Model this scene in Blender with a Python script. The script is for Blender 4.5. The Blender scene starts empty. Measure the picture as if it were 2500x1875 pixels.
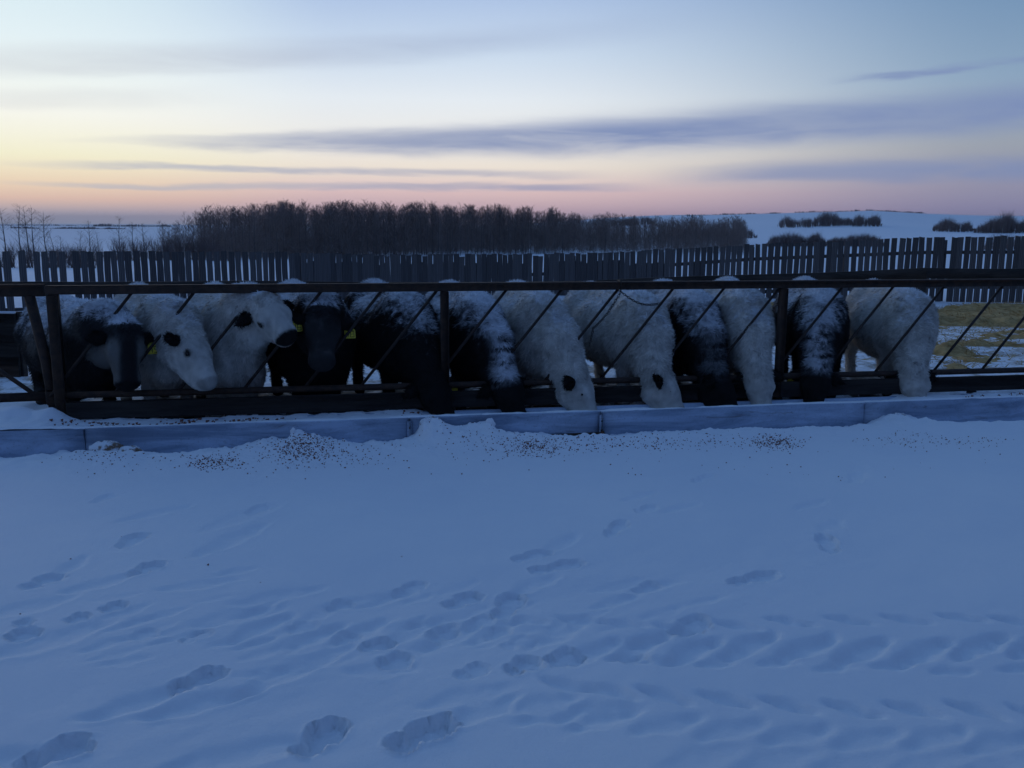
import bpy, math, random
import numpy as np
from mathutils import Matrix, Vector

random.seed(7)
RNG = np.random.default_rng(11)
scene = bpy.context.scene
COL = scene.collection

# ------------------------------------------------------------------ camera
FPX, CAMH = 2200.0, 1.63                      # focal length in pixels of a 2500 px wide frame
PITCH, ROLL = 0.17395777, 0.004247764
_fw = np.array([0, math.cos(PITCH), -math.sin(PITCH)])
_up0 = np.array([0, math.sin(PITCH), math.cos(PITCH)])
_rt0 = np.array([1.0, 0, 0])
_rt = math.cos(ROLL) * _rt0 + math.sin(ROLL) * _up0
_up = -math.sin(ROLL) * _rt0 + math.cos(ROLL) * _up0
cam_data = bpy.data.cameras.new('camera')
cam_data.sensor_width = 36.0
cam_data.lens = FPX / 2500.0 * 36.0
cam_data.clip_start = 0.05
cam_data.clip_end = 20000.0
cam = bpy.data.objects.new('camera', cam_data)
COL.objects.link(cam)
m = Matrix.Identity(4)
for i in range(3):
    m[i][0], m[i][1], m[i][2] = _rt[i], _up[i], -_fw[i]
m[2][3] = CAMH
cam.matrix_world = m
scene.camera = cam

# ------------------------------------------------------------------ colour management
scene.view_settings.view_transform = 'Standard'
scene.view_settings.look = 'None'
scene.view_settings.exposure = 0.0
scene.view_settings.gamma = 1.0
scene.view_settings.use_curve_mapping = False
scene.cycles.use_denoising = True
scene.cycles.max_bounces = 6
scene.cycles.volume_bounces = 0


def lin(r, g, b):
    f = lambda c: c / 12.92 if c <= 0.04045 else ((c + 0.055) / 1.055) ** 2.4
    return (f(r / 255), f(g / 255), f(b / 255), 1.0)


# ------------------------------------------------------------------ world: winter dusk sky
SUN_AZ = -36.0
SKY_STRENGTH = 1.0
world = bpy.data.worlds.new('World')
scene.world = world
world.use_nodes = True
world.cycles.sampling_method = 'MANUAL'
world.cycles.sample_map_resolution = 512
wt = world.node_tree
for nd in list(wt.nodes):
    wt.nodes.remove(nd)


class NT:
    def __init__(self, tree):
        self.t = tree

    def link(self, a, sock):
        if isinstance(a, (int, float)):
            sock.default_value = a
        elif isinstance(a, (tuple, list)):
            sock.default_value = a
        else:
            self.t.links.new(a, sock)

    def math(self, op, a, b=None, c=None, clamp=False):
        n = self.t.nodes.new('ShaderNodeMath')
        n.operation = op
        n.use_clamp = clamp
        for i, v in enumerate((a, b, c)):
            if v is not None:
                self.link(v, n.inputs[i])
        return n.outputs[0]

    def mix(self, fac, a, b):
        n = self.t.nodes.new('ShaderNodeMix')
        n.data_type = 'RGBA'
        n.clamp_factor = True
        self.link(fac, n.inputs[0])
        self.link(a, n.inputs[6])
        self.link(b, n.inputs[7])
        return n.outputs[2]

    def smooth(self, v, lo, hi):
        n = self.t.nodes.new('ShaderNodeMapRange')
        n.interpolation_type = 'SMOOTHSTEP'
        self.link(v, n.inputs[0])
        n.inputs[1].default_value = lo
        n.inputs[2].default_value = hi
        return n.outputs[0]

    def noise(self, vec, scale, detail=3.0, rough=0.55, dist=0.0):
        n = self.t.nodes.new('ShaderNodeTexNoise')
        n.inputs['Scale'].default_value = scale
        n.inputs['Detail'].default_value = detail
        n.inputs['Roughness'].default_value = rough
        n.inputs['Distortion'].default_value = dist
        if vec is not None:
            self.t.links.new(vec, n.inputs['Vector'])
        return n.outputs[0]

    def comb(self, x, y, z=0.0):
        n = self.t.nodes.new('ShaderNodeCombineXYZ')
        for i, v in enumerate((x, y, z)):
            self.link(v, n.inputs[i])
        return n.outputs[0]

    def ramp(self, fac, stops):
        n = self.t.nodes.new('ShaderNodeValToRGB')
        cr = n.color_ramp
        cr.interpolation = 'LINEAR'
        while len(cr.elements) < len(stops):
            cr.elements.new(0.5)
        for el, (pos, colr) in zip(cr.elements, stops):
            el.position = pos
            el.color = colr
        self.link(fac, n.inputs[0])
        return n.outputs[0]


W = NT(wt)
tc = wt.nodes.new('ShaderNodeTexCoord')
sep = wt.nodes.new('ShaderNodeSeparateXYZ')
wt.links.new(tc.outputs['Generated'], sep.inputs[0])
dx, dy, dz = sep.outputs
el = W.math('MULTIPLY', W.math('ARCSINE', dz), 57.2958)
az = W.math('MULTIPLY', W.math('ARCTAN2', dx, dy), 57.2958)
pos = W.math('POWER', W.math('DIVIDE', W.math('MAXIMUM', el, 0.0), 90.0), 0.5)


def stops(lst):
    return [(math.sqrt(max(e, 0) / 90.0), lin(*c)) for e, c in lst]


ZEN = (80, 116, 166)
r_sun = W.ramp(pos, stops([(0, (170, 180, 202)), (.6, (200, 188, 196)), (1.4, (246, 208, 186)), (2.4, (253, 229, 196)),
                           (3.8, (255, 250, 216)), (6, (255, 255, 244)), (8, (244, 252, 249)), (10, (232, 246, 250)),
                           (14, (214, 237, 246)), (24, (146, 180, 214)), (45, (96, 133, 188)), (90, ZEN)]))
r_mid = W.ramp(pos, stops([(0, (172, 170, 192)), (.8, (210, 178, 188)), (2, (234, 202, 200)), (3.5, (248, 236, 221)),
                           (5, (246, 243, 237)), (7.5, (234, 241, 247)), (10, (208, 224, 242)), (14, (168, 192, 229)),
                           (24, (120, 156, 198)), (45, (89, 126, 182)), (90, ZEN)]))
r_far = W.ramp(pos, stops([(0, (130, 132, 164)), (1, (146, 140, 172)), (2.5, (154, 152, 174)), (4.5, (158, 165, 177)),
                           (6, (156, 170, 187)), (8, (142, 167, 193)), (14, (108, 143, 181)), (24, (96, 132, 174)),
                           (45, (83, 119, 174)), (90, ZEN)]))
r_back = W.ramp(pos, stops([(0, (66, 80, 114)), (5, (74, 90, 130)), (15, (71, 94, 143)), (45, (77, 111, 166)), (90, ZEN)]))
# azimuth distance from the sunset point, as a cosine
sa = math.radians(SUN_AZ)
hl = W.math('SQRT', W.math('ADD', W.math('ADD', W.math('MULTIPLY', dx, dx), W.math('MULTIPLY', dy, dy)), 1e-6))
cosd = W.math('DIVIDE', W.math('ADD', W.math('MULTIPLY', dx, math.sin(sa)), W.math('MULTIPLY', dy, math.cos(sa))), hl)
s1 = W.mix(W.smooth(cosd, -0.7, 0.46), r_back, r_far)
s2 = W.mix(W.smooth(cosd, 0.42, 0.84), s1, r_mid)
sky = W.mix(W.smooth(cosd, 0.90, 1.0), s2, r_sun)

# thin cloud streaks drawn out along the horizon
wv = W.comb(W.math('MULTIPLY', az, 0.055), W.math('MULTIPLY', el, 0.42))
n1 = W.noise(wv, 1.0, 4.0, 0.6, 0.4)
wv2 = W.comb(W.math('MULTIPLY', az, 0.11), W.math('MULTIPLY', el, 0.75), 3.7)
n2 = W.noise(wv2, 1.0, 4.0, 0.6, 0.6)
elw = W.math('ADD', el, W.math('MULTIPLY', W.math('SUBTRACT', n1, 0.5), 1.1))
elw = W.math('ADD', elw, W.math('MULTIPLY', W.math('SUBTRACT', n2, 0.5), 0.5))


def streak(e0, k, q, wlo, wslope, a0, a1, soft, amp, patch=0.35):
    """a cloud band: centre elevation e0 + k*az + q*az^2, half width wlo + wslope*az, between two azimuths"""
    c = W.math('ADD', W.math('MULTIPLY', az, k), e0)
    if q:
        c = W.math('ADD', c, W.math('MULTIPLY', W.math('MULTIPLY', az, az), q))
    w = W.math('MINIMUM', W.math('MAXIMUM', W.math('ADD', W.math('MULTIPLY', az, wslope), wlo), 0.14), 1.12)
    d = W.math('DIVIDE', W.math('SUBTRACT', elw, c), w)
    d2 = W.math('MULTIPLY', d, d)
    g = W.math('EXPONENT', W.math('MULTIPLY', W.math('MULTIPLY', d2, W.math('ADD', W.math('MULTIPLY', d2, 0.5), 0.5)), -1.0))
    win = W.math('MULTIPLY', W.smooth(az, a0 - soft, a0 + soft), W.math('SUBTRACT', 1.0, W.smooth(az, a1 - soft, a1 + soft)))
    pt = W.math('ADD', W.math('MULTIPLY', W.smooth(n2, 0.3, 0.62), patch), 1.0 - patch)
    return W.math('MULTIPLY', W.math('MULTIPLY', g, win), W.math('MULTIPLY', pt, amp))


CL_WARM = lin(192, 195, 206)
CL_COOL = lin(126, 144, 187)
cloudcol = W.mix(W.smooth(az, -28, 8), CL_WARM, CL_COOL)
for args in ((5.25, 0.034, 0.0003, 0.95, 0.030, -20, 75, 8, 0.96, 0.25),
             (3.15, -0.002, 0.0, 0.24, 0.003, -26, 2, 5, 0.72, 0.35),
             (2.35, 0.004, 0.0, 0.22, 0.003, -27, 6, 4, 0.62, 0.35),
             (3.0, 0.004, 0.0, 0.42, 0.010, 12, 60, 5, 0.70, 0.40),
             (10.9, 0.085, 0.0, 0.75, 0.0, -60, 2, 12, 0.42, 0.35),
             (8.6, 0.07, 0.0, 0.55, 0.0, -60, -20, 6, 0.26, 0.35),
             (7.25, 0.055, 0.0, 0.20, 0.0, 20, 50, 2.5, 0.80, 0.95)):
    msk = streak(*args)
    sky = W.mix(msk, sky, cloudcol)
bg = wt.nodes.new('ShaderNodeBackground')
wt.links.new(sky, bg.inputs[0])
bg.inputs[1].default_value = SKY_STRENGTH
wo = wt.nodes.new('ShaderNodeOutputWorld')
wt.links.new(bg.outputs[0], wo.inputs[0])

# ------------------------------------------------------------------ sun: only the afterglow is left, low on the left
sun_data = bpy.data.lights.new('sun', 'SUN')
sun_data.energy = 0.20
sun_data.angle = math.radians(24)
sun_data.color = (1.0, 0.72, 0.62)
sun = bpy.data.objects.new('sun', sun_data)
COL.objects.link(sun)
_el = math.radians(7)
sdir = Vector((math.sin(sa) * math.cos(_el), math.cos(sa) * math.cos(_el), math.sin(_el)))
sun.rotation_euler = sdir.to_track_quat('Z', 'Y').to_euler()

# ================================================================== helpers
FD, FTH = 7.65843, 0.18132959                 # feed fence: distance of its origin and its angle to the picture plane
E_ = np.array([math.cos(FTH), math.sin(FTH), 0.0])
N_ = np.array([-math.sin(FTH), math.cos(FTH), 0.0])
FO = np.array([0.0, FD, 0.0])
CAM = np.array([0, 0, CAMH])


def ray(px, py):
    return _fw + _rt * (px - 1250) / FPX - _up * (py - 937.5) / FPX


def on_fence(px, py, t):
    """pixel of the photograph -> (s, z) on the upright plane t metres behind the feed fence"""
    d = ray(px, py)
    k = ((FO + t * N_ - CAM) @ N_) / (d @ N_)
    P = CAM + k * d - FO
    return float(P @ E_), float(P[2])


def on_ground(px, py, z=0.0):
    d = ray(px, py)
    k = (z - CAMH) / d[2]
    return np.array([d[0] * k, d[1] * k])


def at_depth(px, py, Y):
    d = ray(px, py)
    return CAM + d * (Y / d[1])


def F(s, t, z=0.0):
    return FO + s * E_ + t * N_ + np.array([0, 0, z])


def smooth01(x, a, b):
    u = np.clip((x - a) / (b - a), 0, 1)
    return u * u * (3 - 2 * u)


def _hash(ix, iy, iz, seed):
    h = (ix.astype(np.int64) * 374761393 + iy.astype(np.int64) * 668265263 + iz.astype(np.int64) * 2147483647 + seed * 144665) & 0xFFFFFFFF
    h = ((h ^ (h >> 13)) * 1274126177) & 0xFFFFFFFF
    h = h ^ (h >> 16)
    return (h & 0xFFFF) / 32767.5 - 1.0


def vnoise(x, y, z=None, seed=0):
    """value noise in -1..1"""
    x = np.asarray(x, float); y = np.asarray(y, float)
    z = np.zeros_like(x) if z is None else np.asarray(z, float)
    ix, iy, iz = np.floor(x), np.floor(y), np.floor(z)
    fx, fy, fz = x - ix, y - iy, z - iz
    fx = fx * fx * (3 - 2 * fx); fy = fy * fy * (3 - 2 * fy); fz = fz * fz * (3 - 2 * fz)
    out = 0
    for a in (0, 1):
        for b in (0, 1):
            for c in (0, 1):
                w = (fx if a else 1 - fx) * (fy if b else 1 - fy) * (fz if c else 1 - fz)
                out = out + w * _hash(ix + a, iy + b, iz + c, seed)
    return out


def fbm(x, y, z=None, seed=0, oct=3):
    o, a, f, tot = 0, 1.0, 1.0, 0
    for i in range(oct):
        o = o + a * vnoise(x * f, y * f, None if z is None else z * f, seed + i * 17)
        tot += a; a *= 0.5; f *= 2.03
    return o / tot


def mesh_np(name, v, faces, smooth=False):
    """faces: an (n,k) array or a list of such arrays"""
    if not isinstance(faces, list):
        faces = [faces]
    faces = [np.asarray(f, np.int32) for f in faces if len(f)]
    me = bpy.data.meshes.new(name)
    v = np.asarray(v, np.float32)
    me.vertices.add(len(v))
    me.vertices.foreach_set('co', v.ravel())
    nl = sum(f.size for f in faces); nf = sum(len(f) for f in faces)
    me.loops.add(nl); me.polygons.add(nf)
    me.loops.foreach_set('vertex_index', np.concatenate([f.ravel() for f in faces]))
    tot = np.concatenate([np.full(len(f), f.shape[1], np.int32) for f in faces])
    start = np.concatenate([[0], np.cumsum(tot)[:-1]]).astype(np.int32)
    me.polygons.foreach_set('loop_start', start)
    me.polygons.foreach_set('loop_total', tot)
    if smooth:
        me.polygons.foreach_set('use_smooth', np.ones(nf, bool))
    me.update()
    me.validate()
    return me


def set_color(me, cols):
    a = me.color_attributes.new('coat', 'FLOAT_COLOR', 'POINT')
    c = np.ones((len(cols), 4), np.float32)
    c[:, :3] = cols
    a.data.foreach_set('color', c.ravel())


class MB:
    """collects simple solids; build() links them as one mesh object"""

    def __init__(self):
        self.v, self.q, self.t, self.n = [], [], [], 0

    def add(self, v, quads=(), tris=()):
        v = np.asarray(v, float)
        if len(quads): self.q.append(np.asarray(quads, np.int32) + self.n)
        if len(tris): self.t.append(np.asarray(tris, np.int32) + self.n)
        self.v.append(v); self.n += len(v)

    def box(self, lo, hi, M=None):
        x0, y0, z0 = lo; x1, y1, z1 = hi
        v = np.array([[x0, y0, z0], [x1, y0, z0], [x1, y1, z0], [x0, y1, z0], [x0, y0, z1], [x1, y0, z1], [x1, y1, z1], [x0, y1, z1]], float)
        if M is not None:
            v = v @ np.asarray(M)[:3, :3].T + np.asarray(M)[:3, 3]
        self.add(v, [[0, 3, 2, 1], [4, 5, 6, 7], [0, 1, 5, 4], [1, 2, 6, 5], [2, 3, 7, 6], [3, 0, 4, 7]])

    def cbox(self, lo, hi, b):
        """box with chamfered edges"""
        lo = np.array(lo, float); hi = np.array(hi, float)
        vs = []
        idx = {}
        for ax in range(3):
            for sx in (0, 1):
                for sy in (0, 1):
                    for sz in (0, 1):
                        p = np.where([sx, sy, sz], hi, lo).astype(float)
                        for k in range(3):
                            if k != ax:
                                p[k] += -b if (sx, sy, sz)[k] else b
                        idx[(ax, sx, sy, sz)] = len(vs); vs.append(p)
        q, t = [], []
        for ax in range(3):
            o = [k for k in range(3) if k != ax]
            for s in (0, 1):
                f = []
                for a, b2 in ((0, 0), (1, 0), (1, 1), (0, 1)):
                    c = [0, 0, 0]; c[ax] = s; c[o[0]] = a; c[o[1]] = b2
                    f.append(idx[(ax, *c)])
                flip = (s == 0) ^ (ax == 1)
                q.append(f[::-1] if flip else f)
        for ax in range(3):                     # edge strips
            o = [k for k in range(3) if k != ax]
            for a in (0, 1):
                for b2 in (0, 1):
                    c0 = [0, 0, 0]; c0[o[0]] = a; c0[o[1]] = b2
                    c1 = list(c0); c1[ax] = 1
                    q.append([idx[(o[0], *c0)], idx[(o[1], *c0)], idx[(o[1], *c1)], idx[(o[0], *c1)]])
        for sx in (0, 1):
            for sy in (0, 1):
                for sz in (0, 1):
                    t.append([idx[(0, sx, sy, sz)], idx[(1, sx, sy, sz)], idx[(2, sx, sy, sz)]])
        self.add(vs, q, t)

    def tube(self, pts, radii, n=8, cap=True):
        pts = np.asarray(pts, float)
        if np.isscalar(radii): radii = [radii] * len(pts)
        vs = []
        for i, p in enumerate(pts):
            d = pts[min(i + 1, len(pts) - 1)] - pts[max(i - 1, 0)]
            d = d / (np.linalg.norm(d) + 1e-9)
            a = np.array([0, 0, 1.0]) if abs(d[2]) < 0.9 else np.array([1.0, 0, 0])
            u = np.cross(d, a); u /= np.linalg.norm(u); w = np.cross(d, u)
            for k in range(n):
                an = 2 * math.pi * k / n
                vs.append(p + radii[i] * (math.cos(an) * u + math.sin(an) * w))
        q = []
        for i in range(len(pts) - 1):
            for k in range(n):
                q.append([i * n + k, i * n + (k + 1) % n, (i + 1) * n + (k + 1) % n, (i + 1) * n + k])
        t = []
        if cap:
            c0 = len(vs); vs.append(pts[0]); vs.append(pts[-1])
            e = (len(pts) - 1) * n
            for k in range(n):
                t.append([c0, (k + 1) % n, k]); t.append([c0 + 1, e + k, e + (k + 1) % n])
        self.add(vs, q, t)

    def mesh(self, name, smooth=False):
        fs = []
        if self.q: fs.append(np.concatenate(self.q))
        if self.t: fs.append(np.concatenate(self.t))
        return mesh_np(name, np.concatenate(self.v), fs, smooth)

    def build(self, name, mat, parent=None, smooth=False):
        return obj(name, self.mesh(name, smooth), mat, parent)


def obj(name, me, mat=None, parent=None, loc=None, rz=None):
    o = bpy.data.objects.new(name, me)
    if mat is not None and len(me.materials) == 0:
        me.materials.append(mat)
    COL.objects.link(o)
    if parent is not None: o.parent = parent
    if loc is not None: o.location = loc
    if rz is not None: o.rotation_euler = (0, 0, rz)
    return o


def empty(name, loc=(0, 0, 0), rz=0.0):
    o = bpy.data.objects.new(name, None)
    o.empty_display_size = 0.1
    o.location = tuple(float(c) for c in loc); o.rotation_euler = (0, 0, rz)
    COL.objects.link(o)
    return o


def tag(o, label=None, cat=None, group=None, kind=None):
    if label: o['label'] = label
    if cat: o['category'] = cat
    if group: o['group'] = group
    if kind: o['kind'] = kind
    return o


# ------------------------------------------------------------------ materials
def new_mat(name):
    m_ = bpy.data.materials.new(name)
    m_.use_nodes = True
    nt = m_.node_tree
    b = nt.nodes['Principled BSDF']
    return m_, NT(nt), b


def noisy(name, c1, c2, scale, rough=0.85, bump=0.3, bscale=None, stretch=(1, 1, 1), metal=0.0, lo=0.35, hi=0.65, spec=0.3, dist=0.01):
    m_, n, b = new_mat(name)
    tcn = n.t.nodes.new('ShaderNodeTexCoord')
    mp = n.t.nodes.new('ShaderNodeMapping')
    mp.inputs['Scale'].default_value = stretch
    n.t.links.new(tcn.outputs['Object'], mp.inputs[0])
    f = n.noise(mp.outputs[0], scale, 5.0, 0.6, 0.3)
    c = n.mix(n.smooth(f, lo, hi), (*c1, 1), (*c2, 1))
    n.t.links.new(c, b.inputs['Base Color'])
    b.inputs['Roughness'].default_value = rough
    b.inputs['Metallic'].default_value = metal
    b.inputs['Specular IOR Level'].default_value = spec
    if bump:
        f2 = n.noise(mp.outputs[0], bscale or scale * 3, 4.0, 0.6)
        bn = n.t.nodes.new('ShaderNodeBump')
        bn.inputs['Strength'].default_value = bump
        bn.inputs['Distance'].default_value = dist
        n.t.links.new(f2, bn.inputs['Height'])
        n.t.links.new(bn.outputs[0], b.inputs['Normal'])
    return m_


M = {}
M['pipe'] = noisy('rusty_steel', (0.030, 0.020, 0.016), (0.055, 0.032, 0.022), 18, 0.75, 0.25, 90)
M['bar'] = noisy('steel_rod', (0.024, 0.018, 0.016), (0.040, 0.026, 0.020), 25, 0.7, 0.2, 120)
M['oldboard'] = noisy('dark_weathered_plank', (0.022, 0.019, 0.018), (0.052, 0.044, 0.040), 9, 0.9, 0.5, 40, (0.12, 1, 1.6))
M['slab'] = noisy('grey_weathered_board', (0.085, 0.077, 0.076), (0.165, 0.15, 0.146), 7, 0.92, 0.5, 30, (2.2, 2.2, 0.10))
M['slab2'] = noisy('dark_weathered_board', (0.062, 0.056, 0.056), (0.12, 0.109, 0.107), 7, 0.92, 0.5, 30, (2.2, 2.2, 0.10))
M['timber'] = noisy('old_timber', (0.026, 0.021, 0.018), (0.058, 0.047, 0.040), 8, 0.9, 0.4, 35, (0.15, 1, 1))
M['brownboard'] = noisy('brown_plank', (0.050, 0.028, 0.018), (0.095, 0.055, 0.034), 9, 0.9, 0.5, 40, (0.15, 1, 1.6))
M['chain'] = noisy('chain_steel', (0.030, 0.026, 0.024), (0.05, 0.04, 0.035), 60, 0.6, 0.0, metal=0.3)
M['twig'] = noisy('bare_twigs', (0.18, 0.132, 0.112), (0.26, 0.197, 0.17), 1.2, 0.95, 0.0)
M['bark'] = noisy('aspen_bark', (0.075, 0.062, 0.055), (0.12, 0.10, 0.09), 3, 0.9, 0.0)
M['willow'] = noisy('willow_twigs', (0.12, 0.088, 0.08), (0.18, 0.135, 0.125), 1.2, 0.95, 0.0)
M['feed'] = noisy('feed_pellets', (0.17, 0.055, 0.038), (0.27, 0.11, 0.07), 30, 0.9, 0.0)
M['straw'] = noisy('straw', (0.36, 0.23, 0.085), (0.54, 0.36, 0.15), 6, 0.85, 0.0)
M['strawmat'] = noisy('straw_bed', (0.34, 0.215, 0.08), (0.56, 0.37, 0.155), 5, 0.95, 0.8, 40, dist=0.03)
M['dirtysnow'] = noisy('frozen_dirty_snow', (0.74, 0.77, 0.80), (0.20, 0.13, 0.085), 14, 0.8, 0.6, 50, lo=0.44, hi=0.60)
M['tag'] = noisy('yellow_plastic', (0.72, 0.58, 0.06), (0.80, 0.66, 0.10), 20, 0.5, 0.0)
M['ink'] = noisy('black_ink', (0.012, 0.012, 0.012), (0.02, 0.02, 0.02), 20, 0.6, 0.0)
M['eye'] = noisy('dark_eye', (0.006, 0.005, 0.005), (0.01, 0.008, 0.008), 20, 0.12, 0.0, spec=0.5)
M['hoof'] = noisy('hoof', (0.02, 0.017, 0.015), (0.035, 0.03, 0.027), 20, 0.6, 0.0)


def make_snow(name, dirty=False):
    m_, n, b = new_mat(name)
    tcn = n.t.nodes.new('ShaderNodeTexCoord')
    P = tcn.outputs['Object']
    big = n.noise(P, 0.55, 4.0, 0.6)
    base = n.mix(n.smooth(big, 0.3, 0.7), (0.80, 0.83, 0.87, 1), (0.86, 0.875, 0.89, 1))
    if dirty:                                    # hoof-worn, dung and straw flecked yard behind the feeder
        sepn = n.t.nodes.new('ShaderNodeSeparateXYZ')
        n.t.links.new(P, sepn.inputs[0])
        yd = n.math('SUBTRACT', sepn.outputs[1], n.math('MULTIPLY', sepn.outputs[0], math.tan(FTH)))
        band = n.math('MULTIPLY', n.smooth(yd, 7.7, 8.6), n.math('SUBTRACT', 1.0, n.smooth(yd, 19.0, 23.0)))
        spots = n.smooth(n.noise(P, 2.6, 6.0, 0.7, 0.5), 0.46, 0.62)
        base = n.mix(n.math('MULTIPLY', n.math('MULTIPLY', band, spots), 0.8), base, (0.24, 0.175, 0.10, 1))
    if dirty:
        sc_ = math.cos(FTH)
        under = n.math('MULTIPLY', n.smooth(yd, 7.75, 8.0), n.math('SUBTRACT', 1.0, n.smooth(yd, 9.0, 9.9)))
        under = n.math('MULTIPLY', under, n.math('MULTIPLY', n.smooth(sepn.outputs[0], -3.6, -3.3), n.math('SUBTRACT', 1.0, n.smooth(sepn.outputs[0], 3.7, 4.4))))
        dark_patch = n.smooth(n.noise(P, 3.4, 5.0, 0.65, 0.4), 0.36, 0.52)  # darker brown noise patches in the strip where the cattle stand
        base = n.mix(n.math('MULTIPLY', under, dark_patch), base, (0.055, 0.040, 0.030, 1))
    n.t.links.new(base, b.inputs['Base Color'])
    b.inputs['Roughness'].default_value = 0.75
    b.inputs['Specular IOR Level'].default_value = 0.25
    f1 = n.noise(P, 95, 5.0, 0.85)
    f2 = n.noise(P, 9, 3.0, 0.6)
    h = n.math('ADD', n.math('MULTIPLY', f1, 0.75), f2)
    bn = n.t.nodes.new('ShaderNodeBump')
    bn.inputs['Strength'].default_value = 0.55
    bn.inputs['Distance'].default_value = 0.012
    n.t.links.new(h, bn.inputs['Height'])
    n.t.links.new(bn.outputs[0], b.inputs['Normal'])
    return m_


M['snow'] = make_snow('snow')
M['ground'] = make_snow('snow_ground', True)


def make_bunk():
    m_, n, b = new_mat('weathered_galvanised_sheet')
    tcn = n.t.nodes.new('ShaderNodeTexCoord')
    P = tcn.outputs['Object']
    mp = n.t.nodes.new('ShaderNodeMapping'); mp.inputs['Scale'].default_value = (0.35, 1, 2.2)
    n.t.links.new(P, mp.inputs[0])
    a = n.noise(mp.outputs[0], 3.0, 6.0, 0.65, 0.6)
    g = n.noise(P, 55, 4.0, 0.7)
    c = n.mix(n.smooth(a, 0.32, 0.68), (0.22, 0.285, 0.385, 1), (0.52, 0.62, 0.76, 1))
    c = n.mix(n.math('MULTIPLY', n.smooth(g, 0.52, 0.75), 0.45), c, (0.15, 0.17, 0.21, 1))
    rust = n.smooth(n.noise(mp.outputs[0], 7.0, 5.0, 0.7, 1.0), 0.58, 0.74)
    c = n.mix(n.math('MULTIPLY', rust, 0.6), c, (0.10, 0.06, 0.04, 1))
    n.t.links.new(c, b.inputs['Base Color'])
    b.inputs['Roughness'].default_value = 0.62
    b.inputs['Metallic'].default_value = 0.15
    bn = n.t.nodes.new('ShaderNodeBump'); bn.inputs['Strength'].default_value = 0.3; bn.inputs['Distance'].default_value = 0.01
    n.t.links.new(n.noise(mp.outputs[0], 5.0, 4.0, 0.6), bn.inputs['Height'])
    n.t.links.new(bn.outputs[0], b.inputs['Normal'])
    return m_


M['bunk'] = make_bunk()


def make_coat(name):
    m_, n, b = new_mat(name)
    at = n.t.nodes.new('ShaderNodeAttribute')
    at.attribute_name = 'coat'
    n.t.links.new(at.outputs['Color'], b.inputs['Base Color'])
    b.inputs['Roughness'].default_value = 0.9
    b.inputs['Specular IOR Level'].default_value = 0.12
    return m_


M['coat'] = make_coat('shaggy_coat')

# ================================================================== terrain
PROF_PX = [(-250, 1125), (0, 1112), (40, 1118), (90, 1108), (150, 1098), (195, 1103), (235, 1092), (330, 1100), (400, 1108), (480, 1110), (560, 1090),
           (640, 1070), (700, 1066), (716, 1050), (760, 1049), (800, 1060), (830, 1072), (880, 1080), (950, 1072), (1012, 1054),
           (1030, 1024), (1072, 1020), (1098, 1032), (1165, 1030), (1190, 1021), (1212, 1044), (1290, 1054), (1345, 1061),
           (1480, 1062), (1560, 1055), (1700, 1051), (1860, 1044), (2030, 1045), (2120, 1030), (2165, 1010), (2225, 1010),
           (2246, 1034), (2400, 1049), (2500, 1053), (2750, 1055)]
_pr = np.array([on_fence(x, y, -0.645) for x, y in PROF_PX])


def base_terrain(x, y):
    r = np.hypot(x, y) + 1e-6
    ya = np.abs(y)
    q = x / np.maximum(ya, 1.0)
    z = -0.30 * smooth01(y, 9.5, 24) - 1.55 * smooth01(y, 28, 112)
    right = smooth01(q, -0.10, 0.36)
    left = 1 - smooth01(q, -0.45, 0.0)
    z = z - 1.3 * left * smooth01(y, 110, 260)
    # rolling hills on the right, cresting about a kilometre away
    cap = np.interp(q, [-0.10, 0.07, 0.16, 0.25, 0.34, 0.392, 0.455, 0.49, 0.57, 0.80, 1.5], [0, 9.0, 14.2, 16.6, 19.0, 20.4, 17.2, 15.2, 16.2, 19.0, 12.0])
    gY = np.clip((y - 112) / 840.0, 0, None)
    prof_ = np.where(gY < 1, np.clip(gY, 0, 1) ** 1.22, 1 - 0.25 * np.clip(gY - 1, 0, 2))
    prof_ = prof_ + 0.055 * np.sin(y * 0.017 + x * 0.011) * smooth01(y, 160, 300) * (1 - smooth01(y, 700, 900)) + 0.05 * vnoise(x * 0.008, y * 0.008, seed=5) * smooth01(y, 150, 300)
    z = z + cap * prof_
    z = z + 0.9 * vnoise(x * 0.011, y * 0.008, seed=9) * smooth01(r, 90, 300)
    z = z + 0.07 * vnoise(x * 0.22, y * 0.22, seed=3) * smooth01(r, 11, 20)
    return z


FOOT, DRAG, LUG = [], [], []


def boot(p0, p1, depth=0.036, wid=0.062):
    """boot print between two pixels (heel, toe)"""
    FOOT.append((on_ground(*p0), on_ground(*p1), depth, wid))


def drag(p0, p1, depth=0.018, wid=0.045):
    DRAG.append((on_ground(*p0), on_ground(*p1), depth, wid))


boot((425, 1680), (545, 1638)); drag((243, 1746), (430, 1688), 0.022, 0.05)
drag((385, 1746), (600, 1690), 0.024, 0.05); drag((600, 1690), (845, 1580), 0.018, 0.05)
boot((735, 1842), (830, 1765), 0.045, 0.07); drag((455, 1872), (740, 1815), 0.018, 0.06)
boot((962, 1828), (1100, 1762), 0.050, 0.072); drag((1117, 1762), (1235, 1712), 0.020, 0.05)
boot((60, 1868), (215, 1812), 0.042, 0.075); drag((-60, 1880), (80, 1850), 0.02, 0.06)
boot((30, 1562), (88, 1535), 0.026, 0.06); boot((40, 1524), (80, 1516), 0.016, 0.05)
boot((300, 1335), (345, 1302), 0.022, 0.06); drag((311, 1266), (440, 1236), 0.014, 0.05)
boot((330, 1402), (392, 1370), 0.024, 0.062); boot((66, 1438), (150, 1402), 0.022, 0.06); drag((150, 1402), (200, 1365), 0.014, 0.04)
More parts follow.
